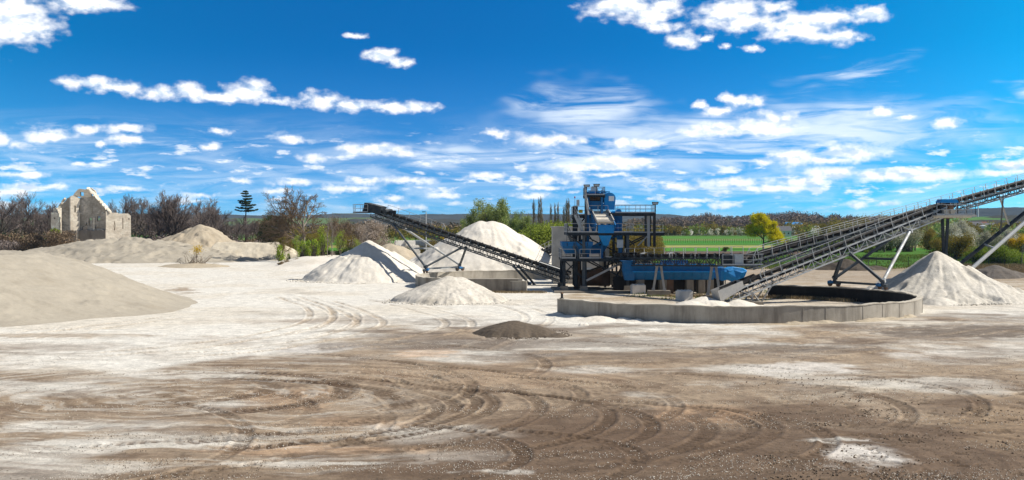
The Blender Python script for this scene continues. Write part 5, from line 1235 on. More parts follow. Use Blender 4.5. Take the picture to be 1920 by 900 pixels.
def bush_proto(name, label, cat, group, seed, rx, h, leaf, n=2600, lsize=.2, lumps=9, stems=14, twig=None, fill=.75, low=0.0, stalk=0.02):
    rs = np.random.RandomState(seed); rng = random.Random(seed)
    cs = []
    for k in range(lumps):
        a = rs.uniform(0, 2 * np.pi); rr = rx * .62 * math.sqrt(rs.rand()); zz = h * (rs.uniform(.25, .78) if low == 0 else rs.uniform(low, .82)) * (1 - .35 * (rr / rx) ** 2)
        cs.append((rr * math.cos(a), rr * math.sin(a), zz, rx * rs.uniform(.28, .5), h * rs.uniform(.16, .28)))
    P = []; tb = []
    for k, (x, y, z, a, b) in enumerate(cs):
        m = n // lumps; d = rs.normal(size=(m, 3)); d /= np.linalg.norm(d, axis=1)[:, None]; d *= (rs.rand(m) ** .45)[:, None] * rs.uniform(.75, 1.25, (m, 1))
        P.append(np.array([x, y, z]) + d * np.array([a, a, b])); tb.append(np.full(m, rs.rand()))
    P = np.concatenate(P); tb = np.concatenate(tb); keep = P[:, 2] > .1; P, tb = P[keep], tb[keep]
    root = thing(name, label, cat, (0, 0, 0), group=group); segs = []
    for k in range(stems * 4):
        x, y, z, a, b = cs[k % lumps]; q = V(x + rng.gauss(0, a * .5), y + rng.gauss(0, a * .5), z + rng.gauss(0, b * .6) + b * .3); p = V(x * .15 + rng.gauss(0, rx * .08), y * .15 + rng.gauss(0, rx * .08), -.1)
        mid = p.lerp(q, .5) + V(rng.gauss(0, .12 * rx), rng.gauss(0, .12 * rx), .05 * h)
        segs += [(p, mid, stalk * 2.2, stalk * 1.5, 0), (mid, q, stalk * 1.5, stalk * .6, 0)]
    link('stems', segs_mesh('stems', segs, twig or MT['bark'], 4), root)
    link('crown', leaf_mesh('leaves', P, leaf, lsize, seed, tb), root)
    return root
USED = {}
def place(proto, px, base, Y=None, s=1.0, rot=None, label=None, sz=None):
    """put a copy (first time: the prototype itself) with its foot at ground depth Y, column px"""
    o = proto if proto.name not in USED else copy_tree(proto); USED[proto.name] = 1
    x = (px - CX) * Y / F; o.location = (x, Y, base); o.rotation_euler = (0, 0, (px * 1.7) % 6.28 if rot is None else rot); o.scale = (s, s, s * (sz or 1))
    if label: o['label'] = label
    return o

rng = random.Random(5)
GW = 'bare trees of the wood at the back left'
bare = []
for k, (sd_, h, tr) in enumerate(((11, 15, .26), (12, 16.5, .30), (13, 13, .24), (14, 14.5, .22))):
    bare.append(tree_proto('bare_tree', 'leafless grey tree in the wood behind the sand mounds', 'tree', GW, sd_, h, [(9, .62, 38), (7, .55, 38), (6, .55, 36), (4, .6, 34)], tr, MT['bark'], MT['twig_grey'], twig_r=.022, trunk_frac=.22, wob=.15, up=.16))
GS = 'scrub along the foot of the back left wood'
scrub = [bush_proto('bush', 'brown leafless scrub at the foot of the bare wood', 'bush', GS, 21, 4.0, 5.0, MT['twig_brown'], 4200, .15, 10, 30, MT['twig_brown']),
         bush_proto('bush', 'brown leafless scrub at the foot of the bare wood', 'bush', GS, 22, 4.6, 4.0, MT['twig_grey'], 4200, .15, 11, 30, MT['twig_brown'])]
for px in np.arange(-70, 122, 11.5):
    place(bare[rng.randrange(4)], px + rng.uniform(-5, 5), 0, rng.uniform(325, 360), rng.uniform(.88, 1.12))
for px in np.arange(228, 520, 11.5):
    f = 1.0 if px < 330 else (.88 if px < 410 else .66)
    place(bare[rng.randrange(4)], px + rng.uniform(-5, 5), 0, rng.uniform(322, 358), rng.uniform(.90, 1.15) * f)
for px, s in ((322, 1.34), (334, 1.24), (300, 1.15), (398, 1.08), (380, 1.0), (310, 1.2)): place(bare[int(px) % 4], px, 0, 318, s)
for px in np.arange(-60, 125, 14): place(scrub[rng.randrange(2)], px, 0, rng.uniform(300, 316), rng.uniform(.85, 1.35))
for px in np.arange(235, 530, 12): place(scrub[rng.randrange(2)], px, 0, rng.uniform(304, 318), rng.uniform(.9, 1.5))
o = place(scrub[0], 112, 1.0, 286, 1.25, label='brown scrub mound against the left foot of the ruined building')
ob = bush_proto('bush', 'small olive green bush growing beside the left foot of the ruin', 'bush', None, 27, 2.0, 3.4, MT['leaf_spring'], 900, .17, 5, 8); place(ob, 105, 4.2, 287, 1)

# conifer standing behind the wood
def conifer(label, px, Y, ztop, seed=3):
    rs = np.random.RandomState(seed); root = thing('conifer', label, 'tree', ((px - CX) * Y / F, Y, 0)); m = MB(); m.tube((0, 0, 0), (0, 0, ztop), .35, .05, 8); m.build('trunk', MT['bark'], root, True)
    P = []; tb = []; segs = []
    z = ztop * .66
    while z < ztop - .3:
        f = (ztop - z) / (ztop * .34); rad = .45 + 2.7 * f ** .8
        for j in range(7):
            a = rs.uniform(0, 6.28); L = rad * rs.uniform(.35, 1.2); n = int(70 * L)
            t = rs.rand(n) ** .7; dz_ = -.12 * L * t + .25 * L * t * t
            P.append(np.stack([np.cos(a) * L * t + rs.normal(0, .16, n), np.sin(a) * L * t + rs.normal(0, .16, n), z + dz_ + rs.normal(0, .07, n)], 1)); tb.append(np.full(n, rs.rand()))
            segs.append((V(0, 0, z), V(math.cos(a) * L, math.sin(a) * L, z + .1 * L), .06, .02, 0))
        z += rs.uniform(.5, .85)
    c = link('branches', segs_mesh('branches', segs, MT['bark'], 4), root); link('crown', leaf_mesh('needles', np.concatenate(P), MT['needle'], .20, 5, np.concatenate(tb)), root)
conifer('tall dark conifer with a tiered crown rising above the wood', 461, 335, CH + (HY - 356) * 335 / F)

# the big spreading bare tree
big = tree_proto('oak_tree', 'large spreading old tree, still nearly leafless, by the cream bank', 'tree', None, 7, 14.2, [(11, .98, 66), (7, .60, 46), (7, .52, 42), (6, .5, 40), (4, .5, 35)], .36, MT['bark_light'], MT['twig_brown'], twig_r=.013, trunk_frac=.36, wob=.26, up=.05)
place(big, 572, 0, 255, 1.17, 1.0)
ivy = tree_proto('ivy_tree', 'dark ivy clad tree left of the large spreading tree', 'tree', None, 31, 8.8, [(9, .55, 45), (6, .5, 40), (4, .5, 40)], .3, MT['bark'], MT['twig_brown'], MT['leaf_dark'], 26, .16, .55); place(ivy, 512, 0, 290, 1.12)
pb = [tree_proto('budding_tree', 'pinkish brown budding tree', 'tree', None, 33, 9.5, [(10, .6, 36), (7, .55, 36), (5, .55, 34)], .2, MT['bark'], MT['twig_brown'], MT['twig_brown'], 8, .09, .5, trunk_frac=.1, twig_r=.025),
      tree_proto('budding_tree', 'olive brown budding tree', 'tree', None, 34, 8.5, [(10, .6, 38), (7, .55, 36), (5, .55, 34)], .2, MT['bark'], MT['twig_olive'], MT['leaf_orange'], 8, .10, .5, trunk_frac=.1, twig_r=.02)]
place(pb[0], 636, 0, 262, 1.02, label='pinkish brown budding tree right of the large spreading tree'); place(pb[0], 655, 0, 270, .92, label='smaller pinkish budding tree next to the birch stems')
place(pb[0], 668, 0, 262, .82, label='pinkish budding tree touching the pale blossoming tree')
for px, s, Y in ((545, .72, 270), (590, .7, 272), (612, .75, 268), (530, .62, 262), (660, .66, 255)): place(pb[1], px, 0, Y, s, label='olive brown budding tree in the thicket around the large spreading tree').__setitem__('group', 'budding trees round the large tree')
pb[1]['group'] = 'budding trees round the large tree'
fl = tree_proto('blossom_tree', 'wide pale pinkish blossoming tree below the head of the left conveyor', 'tree', None, 36, 8.2, [(11, .75, 50), (7, .55, 40), (5, .55, 38)], .25, MT['bark'], MT['twig_brown'], MT['leaf_pink'], 16, .13, .55, trunk_frac=.1); place(fl, 700, 0, 248, 1.0)
place(fl, 680, 0, 262, .9, label='pale pinkish blossoming tree half hidden behind its wider neighbour')
GD = 'dark evergreen shrubs under the trees'
dkb = bush_proto('bush', 'dark evergreen shrub in the thicket behind the cream bank', 'bush', GD, 41, 3.2, 4.3, MT['leaf_dark'], 4200, .17, 11, 12)
for px, Y, s in ((478, 285, .95), (498, 288, 1.1), (520, 286, 1.0), (546, 272, 1.0), (600, 262, .8), (650, 252, .85), (672, 246, .9), (690, 240, .8), (715, 238, .9), (735, 246, .8), (752, 250, .85)): place(dkb, px, 0, Y, s)
GB = 'light green saplings at the edge of the white sand rise'
sap = bush_proto('sapling', 'fresh light green sapling growing at the sand edge before the large tree', 'sapling', GB, 43, 1.0, 3.6, MT['leaf_bright'], 700, .11, 9, 9, low=.2, stalk=.02)
for px, Y, s, b_ in ((527, 226, 1.05, .2), (566, 222, 1.15, .8), (578, 224, 1.1, .9), (588, 222, 1.2, .9), (603, 226, 1.35, 1.2), (540, 222, .6, .3)): place(sap, px, b_, Y, s, sz=1.15)
yg = tree_proto('young_tree', 'young yellowish green tree among the saplings', 'tree', 'young trees above the white sand rise', 44, 6.6, [(9, .5, 28), (5, .5, 30), (4, .5, 30)], .07, MT['bark_light'], MT['twig_olive'], MT['leaf_bright'], 5, .09, .3, trunk_frac=.15, up=.25)
for px, Y, s in ((606, 228, 1.0), (640, 232, .85), (558, 236, .7), (668, 232, .6)): place(yg, px, 1.0, Y, s)
for k, (px, Y, s, lb) in enumerate(((613, 225, 1.15, 'slim pale birch stem, left one of two'), (622.5, 223, 1.2, 'slim pale birch stem, right one of two'))):
    if k == 0: bi = tree_proto('birch_tree', lb, 'tree', None, 45, 7.5, [(8, .3, 30), (4, .5, 30), (3, .5, 30)], .09, MT['bark_light'], MT['twig_grey'], twig_r=.012, trunk_frac=.35, up=.3, wob=.05)
    place(bi, px, .9, Y, s, label=lb)
gd = bush_proto('bush', 'dry brush on the crest of the white sand rise', 'bush', 'low brush on the white sand rise', 46, 1.6, 1.3, MT['dry'], 700, .10, 7, 12, MT['dry'])
for px, Y, s in ((540, 214, .8), (556, 216, 1), (590, 218, 1.1), (618, 219, 1.2), (640, 222, 1.1), (527, 212, .6), (662, 226, 1)): place(gd, px, .6, Y, s)

# dead branch heap with a yellow shrub on the flat
dh = thing('dead_branches', 'tangle of dead branches lying on the white flat with a yellow flowering tuft', 'dead branches', G(365, 500)); g = dh.location.copy()
rs = random.Random(8); segs = []
for k in range(60):
    a = rs.uniform(0, 6.28); L = rs.uniform(.8, 2.6); p = V(rs.uniform(-1.6, 1.8), rs.uniform(-.8, .8), 0); q = p + V(math.cos(a) * L, math.sin(a) * L * .5, rs.uniform(.3, 2.4)); segs += [(p, q, .05, .02, 0), (q, q + V(rs.uniform(-.8, .8), rs.uniform(-.4, .4), rs.uniform(-.2, .7)), .02, .01, 0)]
link('branches', segs_mesh('branches', segs, MT['twig_brown'], 4), dh)
P = np.array([(0.45, 0, 3.2)]) + np.random.RandomState(1).normal(size=(420, 3)) * np.array([.5, .4, .45]); link('blossom', leaf_mesh('blossom', P, MT['leaf_gold'], .10, 2), dh)
segs = [(V(.3, 0, 0), V(.45, 0, 3.0), .05, .02, 0)] + [(V(.4, 0, 1.5), V(.45 + rs.uniform(-.6, .6), rs.uniform(-.4, .4), 3.3), .02, .01, 0) for _ in range(10)]; link('stem', segs_mesh('stem', segs, MT['bark'], 4), dh)
heap('sand_pile', 'thin tan sand apron under the dead branches', MT['sand_beige'], [(g.x, g.y + .5, .9, .12), (g.x - 2, g.y, .7, .12)], (g.x - 8, g.x + 7, g.y - 7, g.y + 8), .2, .15, .06, 83, .15, top=.5)

# ---- middle: willows, green bushes, poplars behind the big cone
wl = [tree_proto('willow_tree', 'tall airy light green tree behind the left shoulder of the big white cone', 'tree', None, 51, 13.5, [(9, .75, 40), (7, .6, 38), (5, .55, 36), (3, .5, 30)], .34, MT['bark'], MT['twig_olive'], MT['leaf_green'], 8, .15, .42, trunk_frac=.15, twig_r=.02, up=.2)]
place(wl[0], 915, 0, 262, 1.0); place(wl[0], 958, 0, 275, .82, label='lower airy light green tree behind the top of the big white cone'); place(wl[0], 878, 0, 285, .68, label='small airy green tree left of the tall light green tree'); place(wl[0], 936, 0, 268, .93, .4, label='airy light green tree directly right of the tallest one behind the cone'); place(wl[0], 898, 0, 272, .85, 2.2, label='airy light green tree directly left of the tallest one behind the cone'); place(wl[0], 982, 0, 262, .72, 3.0, label='light green tree between the big cone and the bare poplars')
GG = 'yellow green willow bushes between the big cone and the plant'
wb_ = bush_proto('willow_bush', 'dense yellow green willow bush between the big white cone and the plant', 'bush', GG, 53, 4.6, 8.2, MT['leaf_spring'], 9000, .17, 16, 26)
for px, Y, s in ((985, 232, .95), (1005, 236, 1.15), (1026, 230, 1.2), (1048, 236, 1.22), (1066, 242, 1.1), (1082, 250, .85), (962, 246, .75), (940, 250, .7)): place(wb_, px, 0, Y, s)
GO = 'brown and ochre bushes behind the plant'
obr = bush_proto('bush', 'brownish olive budding bush in the hedge behind the plant', 'bush', GO, 55, 4.4, 7.6, MT['leaf_orange'], 5200, .15, 12, 26)
for px, Y, s in ((1110, 246, .9), (1140, 252, 1.0), (1168, 246, .95), (1190, 240, 1.05), (1212, 244, .95), (1222, 252, .8), (850, 262, .8), (825, 270, .75), (800, 274, .6), (775, 268, .5)): place(obr, px, 0, Y, s)
GP = 'bare poplars far behind the willow bushes'
po = tree_proto('poplar_tree', 'narrow leafless brown poplar standing far behind the willow bushes', 'tree', GP, 57, 19, [(30, .20, 18), (5, .55, 16), (4, .6, 16)], .20, MT['bark_light'], MT['dry'], twig_r=.02, trunk_frac=.12, up=.35, wob=.04, lean=.0)
for px, s in ((1001, .93), (1011, .95), (1015, .98), (1033, .83), (1041, .84), (1046, .86), (1057, .80), (1062, .92), (1066, .94)): place(po, px, 0, 430, s)
yb = bush_proto('bush', 'small golden yellow bush beyond the white block stack', 'bush', None, 58, 4.0, 5.2, MT['leaf_gold'], 2600, .22, 9, 10); place(yb, 842, 0, 380, 1.1)

# ---- right: yellow maple, blossom trees, hedges
ym = tree_proto('maple_tree', 'round yellow flowering maple standing alone on the green field', 'tree', None, 61, 10.8, [(12, .62, 55), (7, .6, 44), (6, .55, 40), (4, .5, 35)], .3, MT['bark'], MT['twig_olive'], MT['leaf_yellow'], 15, .17, .42, trunk_frac=.18, twig_r=.02, up=.1); place(ym, 1431, 0, 372, 1.02)
GR = 'white blossoming trees of the hedge beyond the ring'
wt = [bush_proto('blossom_tree', 'white blossoming thorn tree in the long hedge at the right', 'tree', GR, 63, 5.2, 8.6, MT['leaf_white'], 6200, .20, 13, 22, MT['bark'], low=.2),
      tree_proto('blossom_tree', 'white blossoming thorn tree in the long hedge at the right', 'tree', GR, 64, 9.6, [(11, .7, 46), (7, .55, 40), (5, .5, 36)], .25, MT['bark'], MT['twig_brown'], MT['leaf_white'], 20, .18, .6, trunk_frac=.12)]
GM = 'mixed green and olive trees of the hedge beyond the ring'
mx = [bush_proto('hedge_tree', 'olive budding tree in the long hedge at the right', 'tree', GM, 65, 4.8, 8.4, MT['leaf_orange'], 5600, .18, 12, 22, low=.15),
      bush_proto('hedge_tree', 'olive budding tree in the long hedge at the right', 'tree', GM, 66, 4.6, 7.2, MT['leaf_spring'], 5600, .18, 12, 22),
      tree_proto('hedge_tree', 'olive budding tree in the long hedge at the right', 'tree', GM, 67, 10.5, [(11, .6, 40), (7, .55, 38), (5, .5, 36)], .25, MT['bark'], MT['twig_olive'], MT['leaf_orange'], 7, .14, .55, trunk_frac=.12)]
for px, Y, k, s in ((1512, 372, 0, .75), (1530, 362, 1, .8), (1546, 376, 2, .8), (1566, 360, 0, .85), (1582, 366, 1, .85), (1606, 352, 0, .95), (1626, 362, 2, 1.0), (1652, 356, 0, .9), (1668, 350, 1, .95), (1690, 360, 2, .95), (1716, 352, 2, 1.0), (1742, 360, 0, .95), (1770, 340, 1, .9), (1800, 350, 0, .9), (1826, 368, 2, .85), (1850, 372, 0, .8), (1880, 360, 1, .8), (1906, 366, 0, .8), (1935, 350, 1, .95), (1965, 352, 0, .9), (1490, 380, 1, .5), (1474, 384, 0, .45)):
    place(mx[k], px, 0, Y, s)
for px, Y, k, s in ((1640, 338, 0, .88), (1658, 332, 1, 1.0), (1682, 336, 1, .98), (1592, 336, 0, .8), (1612, 333, 1, .8), (1706, 336, 0, .95), (1785, 322, 0, .95), (1800, 326, 1, .92), (1818, 330, 0, .82), (1872, 318, 0, .66), (1894, 322, 1, .66), (1912, 326, 0, .62), (1848, 330, 1, .6), (1930, 318, 0, .6), (1560, 345, 0, .5)):
    place(wt[k], px, 0, Y, s)
gb = bush_proto('bush', 'ochre brown willow bush directly behind the gravel cone', 'bush', None, 68, 4.4, 6.8, MT['leaf_orange'], 7500, .14, 14, 30); place(gb, 1792, 0, 262, 1.02); place(gb, 1765, 0, 285, .8, label='ochre brown bush left behind the gravel cone, partly hidden by it')
gw = bush_proto('willow_bush', 'broad fresh green willow bush at the fence right of the gravel cone', 'bush', None, 69, 4.2, 4.8, MT['leaf_spring'], 8000, .13, 14, 34); place(gw, 1872, 0, 226, 1.0, sz=.95); place(gw, 1835, 0, 236, .85, label='smaller fresh green willow bush between the struts of the long conveyor'); place(gw, 1900, 0, 232, .75, label='low green willow bush nearest the right edge of the photo')
gf = bush_proto('forsythia_bush', 'golden yellow forsythia at the right end of the blossom hedge', 'bush', None, 70, 2.6, 5.4, MT['leaf_gold'], 3200, .15, 9, 12); place(gf, 1908, 0, 318, 1.05); place(gf, 1898, 0, 318, .8, label='smaller golden forsythia touching the larger one')
sg = bush_proto('bush', 'low green shrub beside the field behind the right conveyor', 'bush', 'low green shrubs at the field edge', 71, 2.4, 3.2, MT['leaf_spring'], 2600, .14, 8, 12)
for px, Y, s in ((1508, 330, .9), (1552, 322, 1.1), (1575, 318, 1.2), (1600, 314, 1.0), (1630, 312, .8), (1360, 335, .5), (1530, 318, .8)): place(sg, px, 0, Y, s)

# green mesh fence with posts
fn = thing('mesh_fence', 'low green wire mesh fence along the far edge of the pit at the right', 'fence', (60, 218, 0))
fx = np.arange(38, 112, 2.9)
for x in fx: m = MB(); m.bar((x, 216 - .04 * (x - 60), 0), (x, 216 - .04 * (x - 60), 2.0), .08); m.build('post', MT['leaf_dark'] if 0 else MT['steel_dark'], fn)
MT['fence'] = m_flat('green_fence_wire', (.015, .10, .07), .6, .2)
m = MB()
for k in range(11): z = .1 + k * .18; m.bar((fx[0], 216 - .04 * (fx[0] - 60), z), (fx[-1], 216 - .04 * (fx[-1] - 60), z), .016)
for x in np.arange(fx[0], fx[-1], .30): m.bar((x, 216 - .04 * (x - 60), .1), (x, 216 - .04 * (x - 60), 1.9), .014)
m.build('wire_mesh', MT['fence'], fn)
for k, (px, h) in enumerate(((1916, 3.2), (1628, 2.8), (1524, 3.0))):
    x = (px - CX) * 222 / F; q = thing('wooden_post', ['thin pale wooden post near the right edge of the photo', 'thin pale wooden post behind the right conveyor frame', 'thin pale wooden post left of the right conveyor frame'][k], 'post', (x, 222, 0)); m = MB(); m.tube((x, 222, 0), (x + .05, 222, h), .08, .06, 8); m.build('pole', MT['bark_light'], q)

# ground cover: grass and weeds
def tufts(name, label, pts, mat, per, size, seed, hh=.35):
    rs = np.random.RandomState(seed); P = np.repeat(np.array(pts), per, 0); n = len(P); P = P + np.stack([rs.normal(0, .35, n), rs.normal(0, .35, n), np.zeros(n)], 1)
    a = rs.uniform(0, 6.28, n); w = np.stack([np.cos(a), np.sin(a), np.zeros(n)], 1) * size * .12; tip = np.stack([rs.normal(0, .3, n), rs.normal(0, .3, n), np.ones(n)], 1) * (hh * rs.uniform(.4, 1.3, n))[:, None]
    co = np.stack([P - w, P + w, P + tip], 1).reshape(-1, 3); f = (np.arange(n) * 3)[:, None] + np.arange(3)[None]
    me = quick_mesh(name, co, [f], mat, {'tint': np.repeat(rs.rand(n), 3)}); o = link(name, me); tag(o, label, 'grass'); return kind(o, 'stuff')
rs = np.random.RandomState(77)
def scat(n, x0, x1, y0, y1, fld=None):
    px = rs.uniform(x0, x1, n); Y = rs.uniform(y0, y1, n); X = (px - CX) * Y / F
    k = fbm(X, Y, .25, 3, .5, 3, 3) > (.48 if fld is None else fld); return np.stack([X[k], Y[k], np.zeros(k.sum())], 1)
tufts('grass', 'rough green grass along the field edge beyond the pit', scat(5200, 1240, 2000, 207, 300, .38), MT['grass'], 7, .5, 1, .5)
tufts('grass', 'dry straw coloured verge grass at the far right', scat(3200, 1800, 2000, 186, 222, .3), MT['dry'], 9, .5, 2, .6)
tufts('grass', 'sparse weeds between the plant and the ring wall', scat(700, 1180, 1480, 122, 140, .5), MT['grass'], 6, .3, 3, .22)
tufts('grass', 'dry grass at the foot of the short wall stub', np.stack([rs.uniform(-5.6, 3.5, 160), rs.uniform(135.6, 136.7, 160), np.zeros(160)], 1), MT['dry'], 9, .3, 4, .3)
A_ = rs.uniform(30, 100, 420); tufts('grass', 'dry weeds along the black inner face of the ring wall', np.stack([RC[0] + (17.2 - rs.rand(420) * .7) * np.cos(np.radians(A_)), RC[1] + (17.2 - rs.rand(420) * .7) * np.sin(np.radians(A_)), np.zeros(420)], 1), MT['dry'], 8, .3, 5, .35)

# ---- loose stones and clods on the driven ground
def stones(name, label, P, S, mat, seed):
    rs = np.random.RandomState(seed); n = len(P)
    base = np.array([[1, 0, 0], [-.6, .8, 0], [-.5, -.9, 0], [.1, .05, .75], [0.1, -.1, -.5]]); fc = np.array([[0, 1, 3], [1, 2, 3], [2, 0, 3], [1, 0, 4], [2, 1, 4], [0, 2, 4]])
    a = rs.uniform(0, 6.28, n); c, s = np.cos(a), np.sin(a); B = base[None] * S[:, None, None] * rs.uniform(.7, 1.3, (n, 5, 1))
    co = np.stack([B[..., 0] * c[:, None] - B[..., 1] * s[:, None], B[..., 0] * s[:, None] + B[..., 1] * c[:, None], B[..., 2]], 2) + P[:, None]
    f = (np.arange(n) * 5)[:, None, None] + fc[None]
    o = link(name, quick_mesh(name, co.reshape(-1, 3), [f.reshape(-1, 3)], mat)); tag(o, label, 'gravel'); return kind(o, 'stuff')
def floor_pts(n, x0, x1, y0, y1, thr, sc=.5, seed=5):
    rs = np.random.RandomState(seed); py = rs.uniform(y0, y1, n); px = rs.uniform(x0, x1, n); Y = CH * F / (py - HY); X = (px - CX) * Y / F
    k = fbm(X * .5, Y, sc, 4, .6, seed, 3) > thr
    return np.stack([X[k], Y[k], np.full(k.sum(), .02)], 1), rs
P, r_s = floor_pts(26000, -100, 2020, 640, 905, .52, .5, 5); stones('gravel', 'scattered pale pebbles over the driven ground', P, r_s.uniform(.012, .030, len(P)), MT['sand_white'], 1)
P, r_s = floor_pts(16000, -100, 2020, 660, 905, .54, .7, 6); stones('gravel', 'scattered dark crumbs and clods over the driven ground', P, r_s.uniform(.012, .032, len(P)), MT['clod'], 2)
P, r_s = floor_pts(4500, 1400, 2020, 700, 905, .60, 1.1, 7); stones('gravel', 'churned brown clods in the right foreground', P, r_s.uniform(.02, .06, len(P)), MT['clod'], 3)

for nm, cx, cy, r0, r1, n, mt, lb in (('gravel', 45.8, 124.5, 7.0, 9.5, 2200, 'gravel', 'coarse stones rolled to the foot of the pale gravel cone'), ('gravel', -6.4, 121.4, 4.6, 6.8, 1300, 'sand_mixed', 'coarse stones round the low front heap'), ('gravel', -20.8, 167.6, 8.2, 11.0, 1500, 'sand_white', 'coarse stones round the white cone of the left conveyor'), ('gravel', .6, 84.9, 2.3, 4.0, 900, 'dark_gravel', 'dark gravel scattered round the small dark heap')):
    rs_ = np.random.RandomState(int(n)); a = rs_.uniform(0, 6.283, n); q = r0 + (r1 - r0) * rs_.rand(n) ** 1.6 * (.5 + fbm(np.cos(a) * 2, np.sin(a) * 2, 1, 2)); big_ = 1 if cy > 100 else .45
    stones(nm, lb, np.stack([cx + q * np.cos(a), cy + q * np.sin(a), np.full(n, .05)], 1), rs_.uniform(.04, .15, n) * big_, MT[mt], int(n) + 1)
# vineyard posts across the far green strips
vf = thing('vineyard_fence', 'row of tiny pale stakes crossing the far green field', 'fence', ((1330 - CX) * 500 / F, 500, 0))
for px in np.arange(1222, 1500, 4.2):
    x = (px - CX) * 500 / F; m = MB(); m.bar((x, 500, 0), (x, 500, 1.6), .13); m.build('stake', MT['dry'], vf)
# sediment banked against the ring wall
heap('sand_bank', 'tan sediment banked along the front foot of the large ring wall', MT['sand_beige'], [(0, 0, 0)], (14, 40, 90, 104), .09, extra=lambda X, Y, Z: (0.55 - np.abs(np.hypot(X - RC[0], Y - RC[1]) - 18.35) * .55) * (fbm(X, Y, .5, 4, .6, 3, 9) * 1.7 - .35) * sstep(16, 22, X) * sstep(39, 33, X) - .12 - (np.hypot(X - RC[0], Y - RC[1]) < 17.8) * 9, cat='sand bank')
heap('sand_bank', 'white dust banked along the left outer foot of the large ring wall', MT['sand_white'], [(0, 0, 0)], (0, 17, 90, 110), .09, extra=lambda X, Y, Z: (0.5 - np.abs(np.hypot(X - RC[0], Y - RC[1]) - 18.35) * .45) * (fbm(X, Y, .5, 4, .6, 13, 9) * 1.7 - .45) * sstep(1, 5, X) * sstep(17, 12, X) - .12 - (np.hypot(X - RC[0], Y - RC[1]) < 17.8) * 9, cat='sand bank')

# ---- far woods and blossom hedges, each one mass
def far_wood(name, label, n, x0, x1, y0, y1, hmin, hmax, mat, seed, prof=None, quads=70, q=1.0, gap=0.0):
    rs = np.random.RandomState(seed); px = rs.uniform(x0, x1, n); Y = rs.uniform(y0, y1, n)
    X = (px - CX) * Y / F; base = np.zeros(n)
    if prof is not None: base = prof(px, Y)
    if gap: k = fbm(px * .02, Y * .004, 1, 2) > gap; px, Y, X, base = px[k], Y[k], X[k], base[k]; n = len(px)
    H = rs.uniform(hmin, hmax, n) * (.7 + .6 * fbm(px * .03, px * 0, 1, 2)); rad = H * rs.uniform(.28, .5, n)
    d = rs.normal(size=(n, quads, 3)); d /= np.linalg.norm(d, axis=2)[..., None]; d *= rs.rand(n, quads, 1) ** .4
    P = np.stack([X, Y, base + H * .55], 1)[:, None] + d * np.stack([rad, rad, H * .48], 1)[:, None]
    P = P.reshape(-1, 3); me = leaf_mesh(name, P, mat, q, seed, np.repeat(rs.rand(n), quads)); o = link(name, me); tag(o, label, 'woodland'); return kind(o, 'stuff')
rise = lambda px, Y: np.interp(px, [1180, 1250, 1330, 1420, 1530, 1620, 1750], [0, 4, 6, 7, 6, 4, 1]) * np.clip((Y - 1290) / 210, 0, 1)
far_wood('far_wood', 'brown leafless wood on the rise beyond the fields', 1000, 1180, 1760, 1300, 1560, 9, 15, MT['twig_brown'], 91, rise, 110, .95)
far_wood('far_wood', 'pale grey wood on the rise beyond the fields', 380, 1240, 1700, 1330, 1560, 11, 17, MT['twig_grey'], 92, rise, 110, .9)
far_wood('far_hedge', 'dark hedge line at the end of the green field', 300, 1190, 1560, 790, 900, 4, 9, MT['leaf_orange'], 93, None, 70, .75)
far_wood('far_hedge', 'green part of the hedge line at the end of the field', 130, 1190, 1560, 780, 880, 4, 8, MT['leaf_spring'], 94, None, 70, .7)
far_wood('far_hedge', 'white blossom specks in the hedge line at the end of the field', 42, 1200, 1560, 770, 850, 3, 7, MT['leaf_white'], 95, None, 80, .6)
far_wood('far_wood', 'distant olive woodland behind the blossom hedge', 520, 1560, 2100, 620, 1300, 6, 12, MT['leaf_orange'], 96, None, 80, .8, .42)
far_wood('far_wood', 'distant green copses behind the blossom hedge', 260, 1640, 2100, 480, 1100, 5, 10, MT['leaf_green'], 97, None, 70, .9, .45)
far_wood('far_wood', 'distant leafless wood behind the left trees and the big cone', 900, -200, 1240, 650, 1300, 6, 9, MT['twig_brown'], 98, None, 110, .7)
far_wood('far_wood', 'distant olive wood behind the big white cone', 260, 480, 1240, 480, 700, 4, 7, MT['leaf_orange'], 99, None, 110, .5)

# ---- far houses, tank, turbine
def house(px, Y, w, d, h, roofm, label, wallm='white', gable=1):
    x = (px - CX) * Y / F; r = thing('house', label, 'house', (x, Y, 0)); bz = 0
    m = MB(); m.box((x, Y, h / 2), (w, d, h)); m.build('wall', MT[wallm], r)
    m = MB(); m.prism([(x - w / 2 - .4, Y - d / 2 - .4, h), (x + w / 2 + .4, Y - d / 2 - .4, h), (x + w / 2 + .4, Y, h + d * .35), (x - w / 2 - .4, Y, h + d * .35)][:4], (0, .3, 0)) if False else m.add([(x - w / 2 - .4, Y - d / 2 - .4, h), (x + w / 2 + .4, Y - d / 2 - .4, h), (x + w / 2 + .4, Y + d / 2 + .4, h), (x - w / 2 - .4, Y + d / 2 + .4, h), (x - w / 2 - .4, Y, h + d * .38), (x + w / 2 + .4, Y, h + d * .38)], [(3, 2, 1, 0), (0, 1, 5, 4), (2, 3, 4, 5), (1, 2, 5), (3, 0, 4)])
    m.build('roof', MT[roofm], r)
    for k in range(3): m = MB(); m.box((x - w * .3 + k * w * .3, Y - d / 2 - .02, h * .55), (w * .1, .12, h * .28)); m.build('window', MT['steel_dark'], r)
MT['tile'] = m_flat('red_brown_tiles', (.22, .08, .05), .8); MT['slate'] = m_flat('slate_roof', (.12, .12, .13), .7)
house(1468, 760, 9, 8, 3.6, 'slate', 'small white house with slate roof just left of the blue roofed one'); house(1488, 900, 12, 9, 6.0, 'blue_bright', 'small distant house with a bright blue roof'); house(1456, 850, 8, 8, 5, 'tile', 'small distant house with a red roof above the yellow maple')
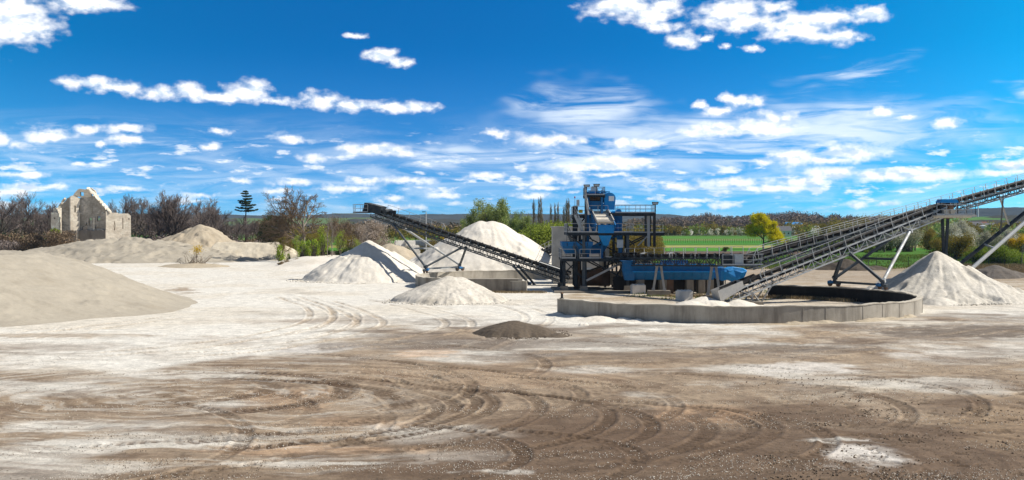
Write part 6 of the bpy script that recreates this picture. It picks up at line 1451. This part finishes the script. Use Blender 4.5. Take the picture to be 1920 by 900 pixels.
house(1822, 900, 14, 10, 6, 'slate', 'largest white house of the distant village at the right'); house(1835, 980, 12, 9, 6.5, 'tile', 'red roofed white house beside the distant white tank'); house(1808, 1000, 10, 9, 6, 'slate', 'leftmost white house of the distant village at the right'); house(1852, 940, 11, 9, 5.5, 'slate', 'rightmost white house of the distant village')
tk = thing('storage_tank', 'distant white cylindrical tank among the village houses', 'tank', ((1843 - CX) * 860 / F, 860, 0)); x = tk.location.x; m = MB(); m.tube((x, 860, 0), (x, 860, 6.5), 3.2, 3.2, 24); m.build('shell', MT['white'], tk); m = MB(); m.tube((x, 860, 6.5), (x, 860, 7.4), 3.3, .3, 24); m.build('roof', MT['cabinet'], tk)
tb_ = thing('wind_turbine', 'tiny distant wind turbine on the blue ridge at the right', 'wind turbine', ((1834 - CX) * 2700 / F, 2700, 20)); x = tb_.location.x; zt = CH + (HY - 369) * 2700 / F
m = MB(); m.tube((x, 2700, 10), (x, 2700, zt), 1.6, 1.0, 10); m.build('tower', MT['white'], tb_)
m = MB(); m.box((x, 2699, zt), (2.5, 5, 2.5)); m.build('nacelle', MT['white'], tb_)
for a in (80, 200, 320): m = MB(); m.bar((x, 2696, zt), (x + 14 * math.cos(R(a)), 2696, zt + 14 * math.sin(R(a))), 1.0, .4, (0, 1, 0)); m.build('blade', MT['white'], tb_)
# thin power mast left of it
pm = thing('mast', 'thin distant radio mast above the wooded rise', 'mast', ((1524 - CX) * 1500 / F, 1500, 0)); m = MB(); m.tube((pm.location.x, 1500, 0), (pm.location.x, 1500, 8 + 24 * 1500 / F), .5, .25, 6); m.build('pole', MT['steel_mid'], pm)

# ---- the air
HD = 0.27 / 5600
m = bpy.data.materials.new('air'); m.use_nodes = True; N = NT(m.node_tree); N.n.clear()
out = N.new('ShaderNodeOutputMaterial'); vol = N.new('ShaderNodeVolumePrincipled'); vol.inputs['Color'].default_value = (.50, .74, 1.0, 1); vol.inputs['Density'].default_value = HD; vol.inputs['Anisotropy'].default_value = 0.1
N.l.new(vol.outputs[0], out.inputs['Volume'])
mb = MB(); mb.box((0, 4300, 43), (14000, 8800, 100)); hz = mb.build('haze', m); kind(hz, 'stuff'); tag(hz, 'thin blue spring haze over the far country', 'haze')
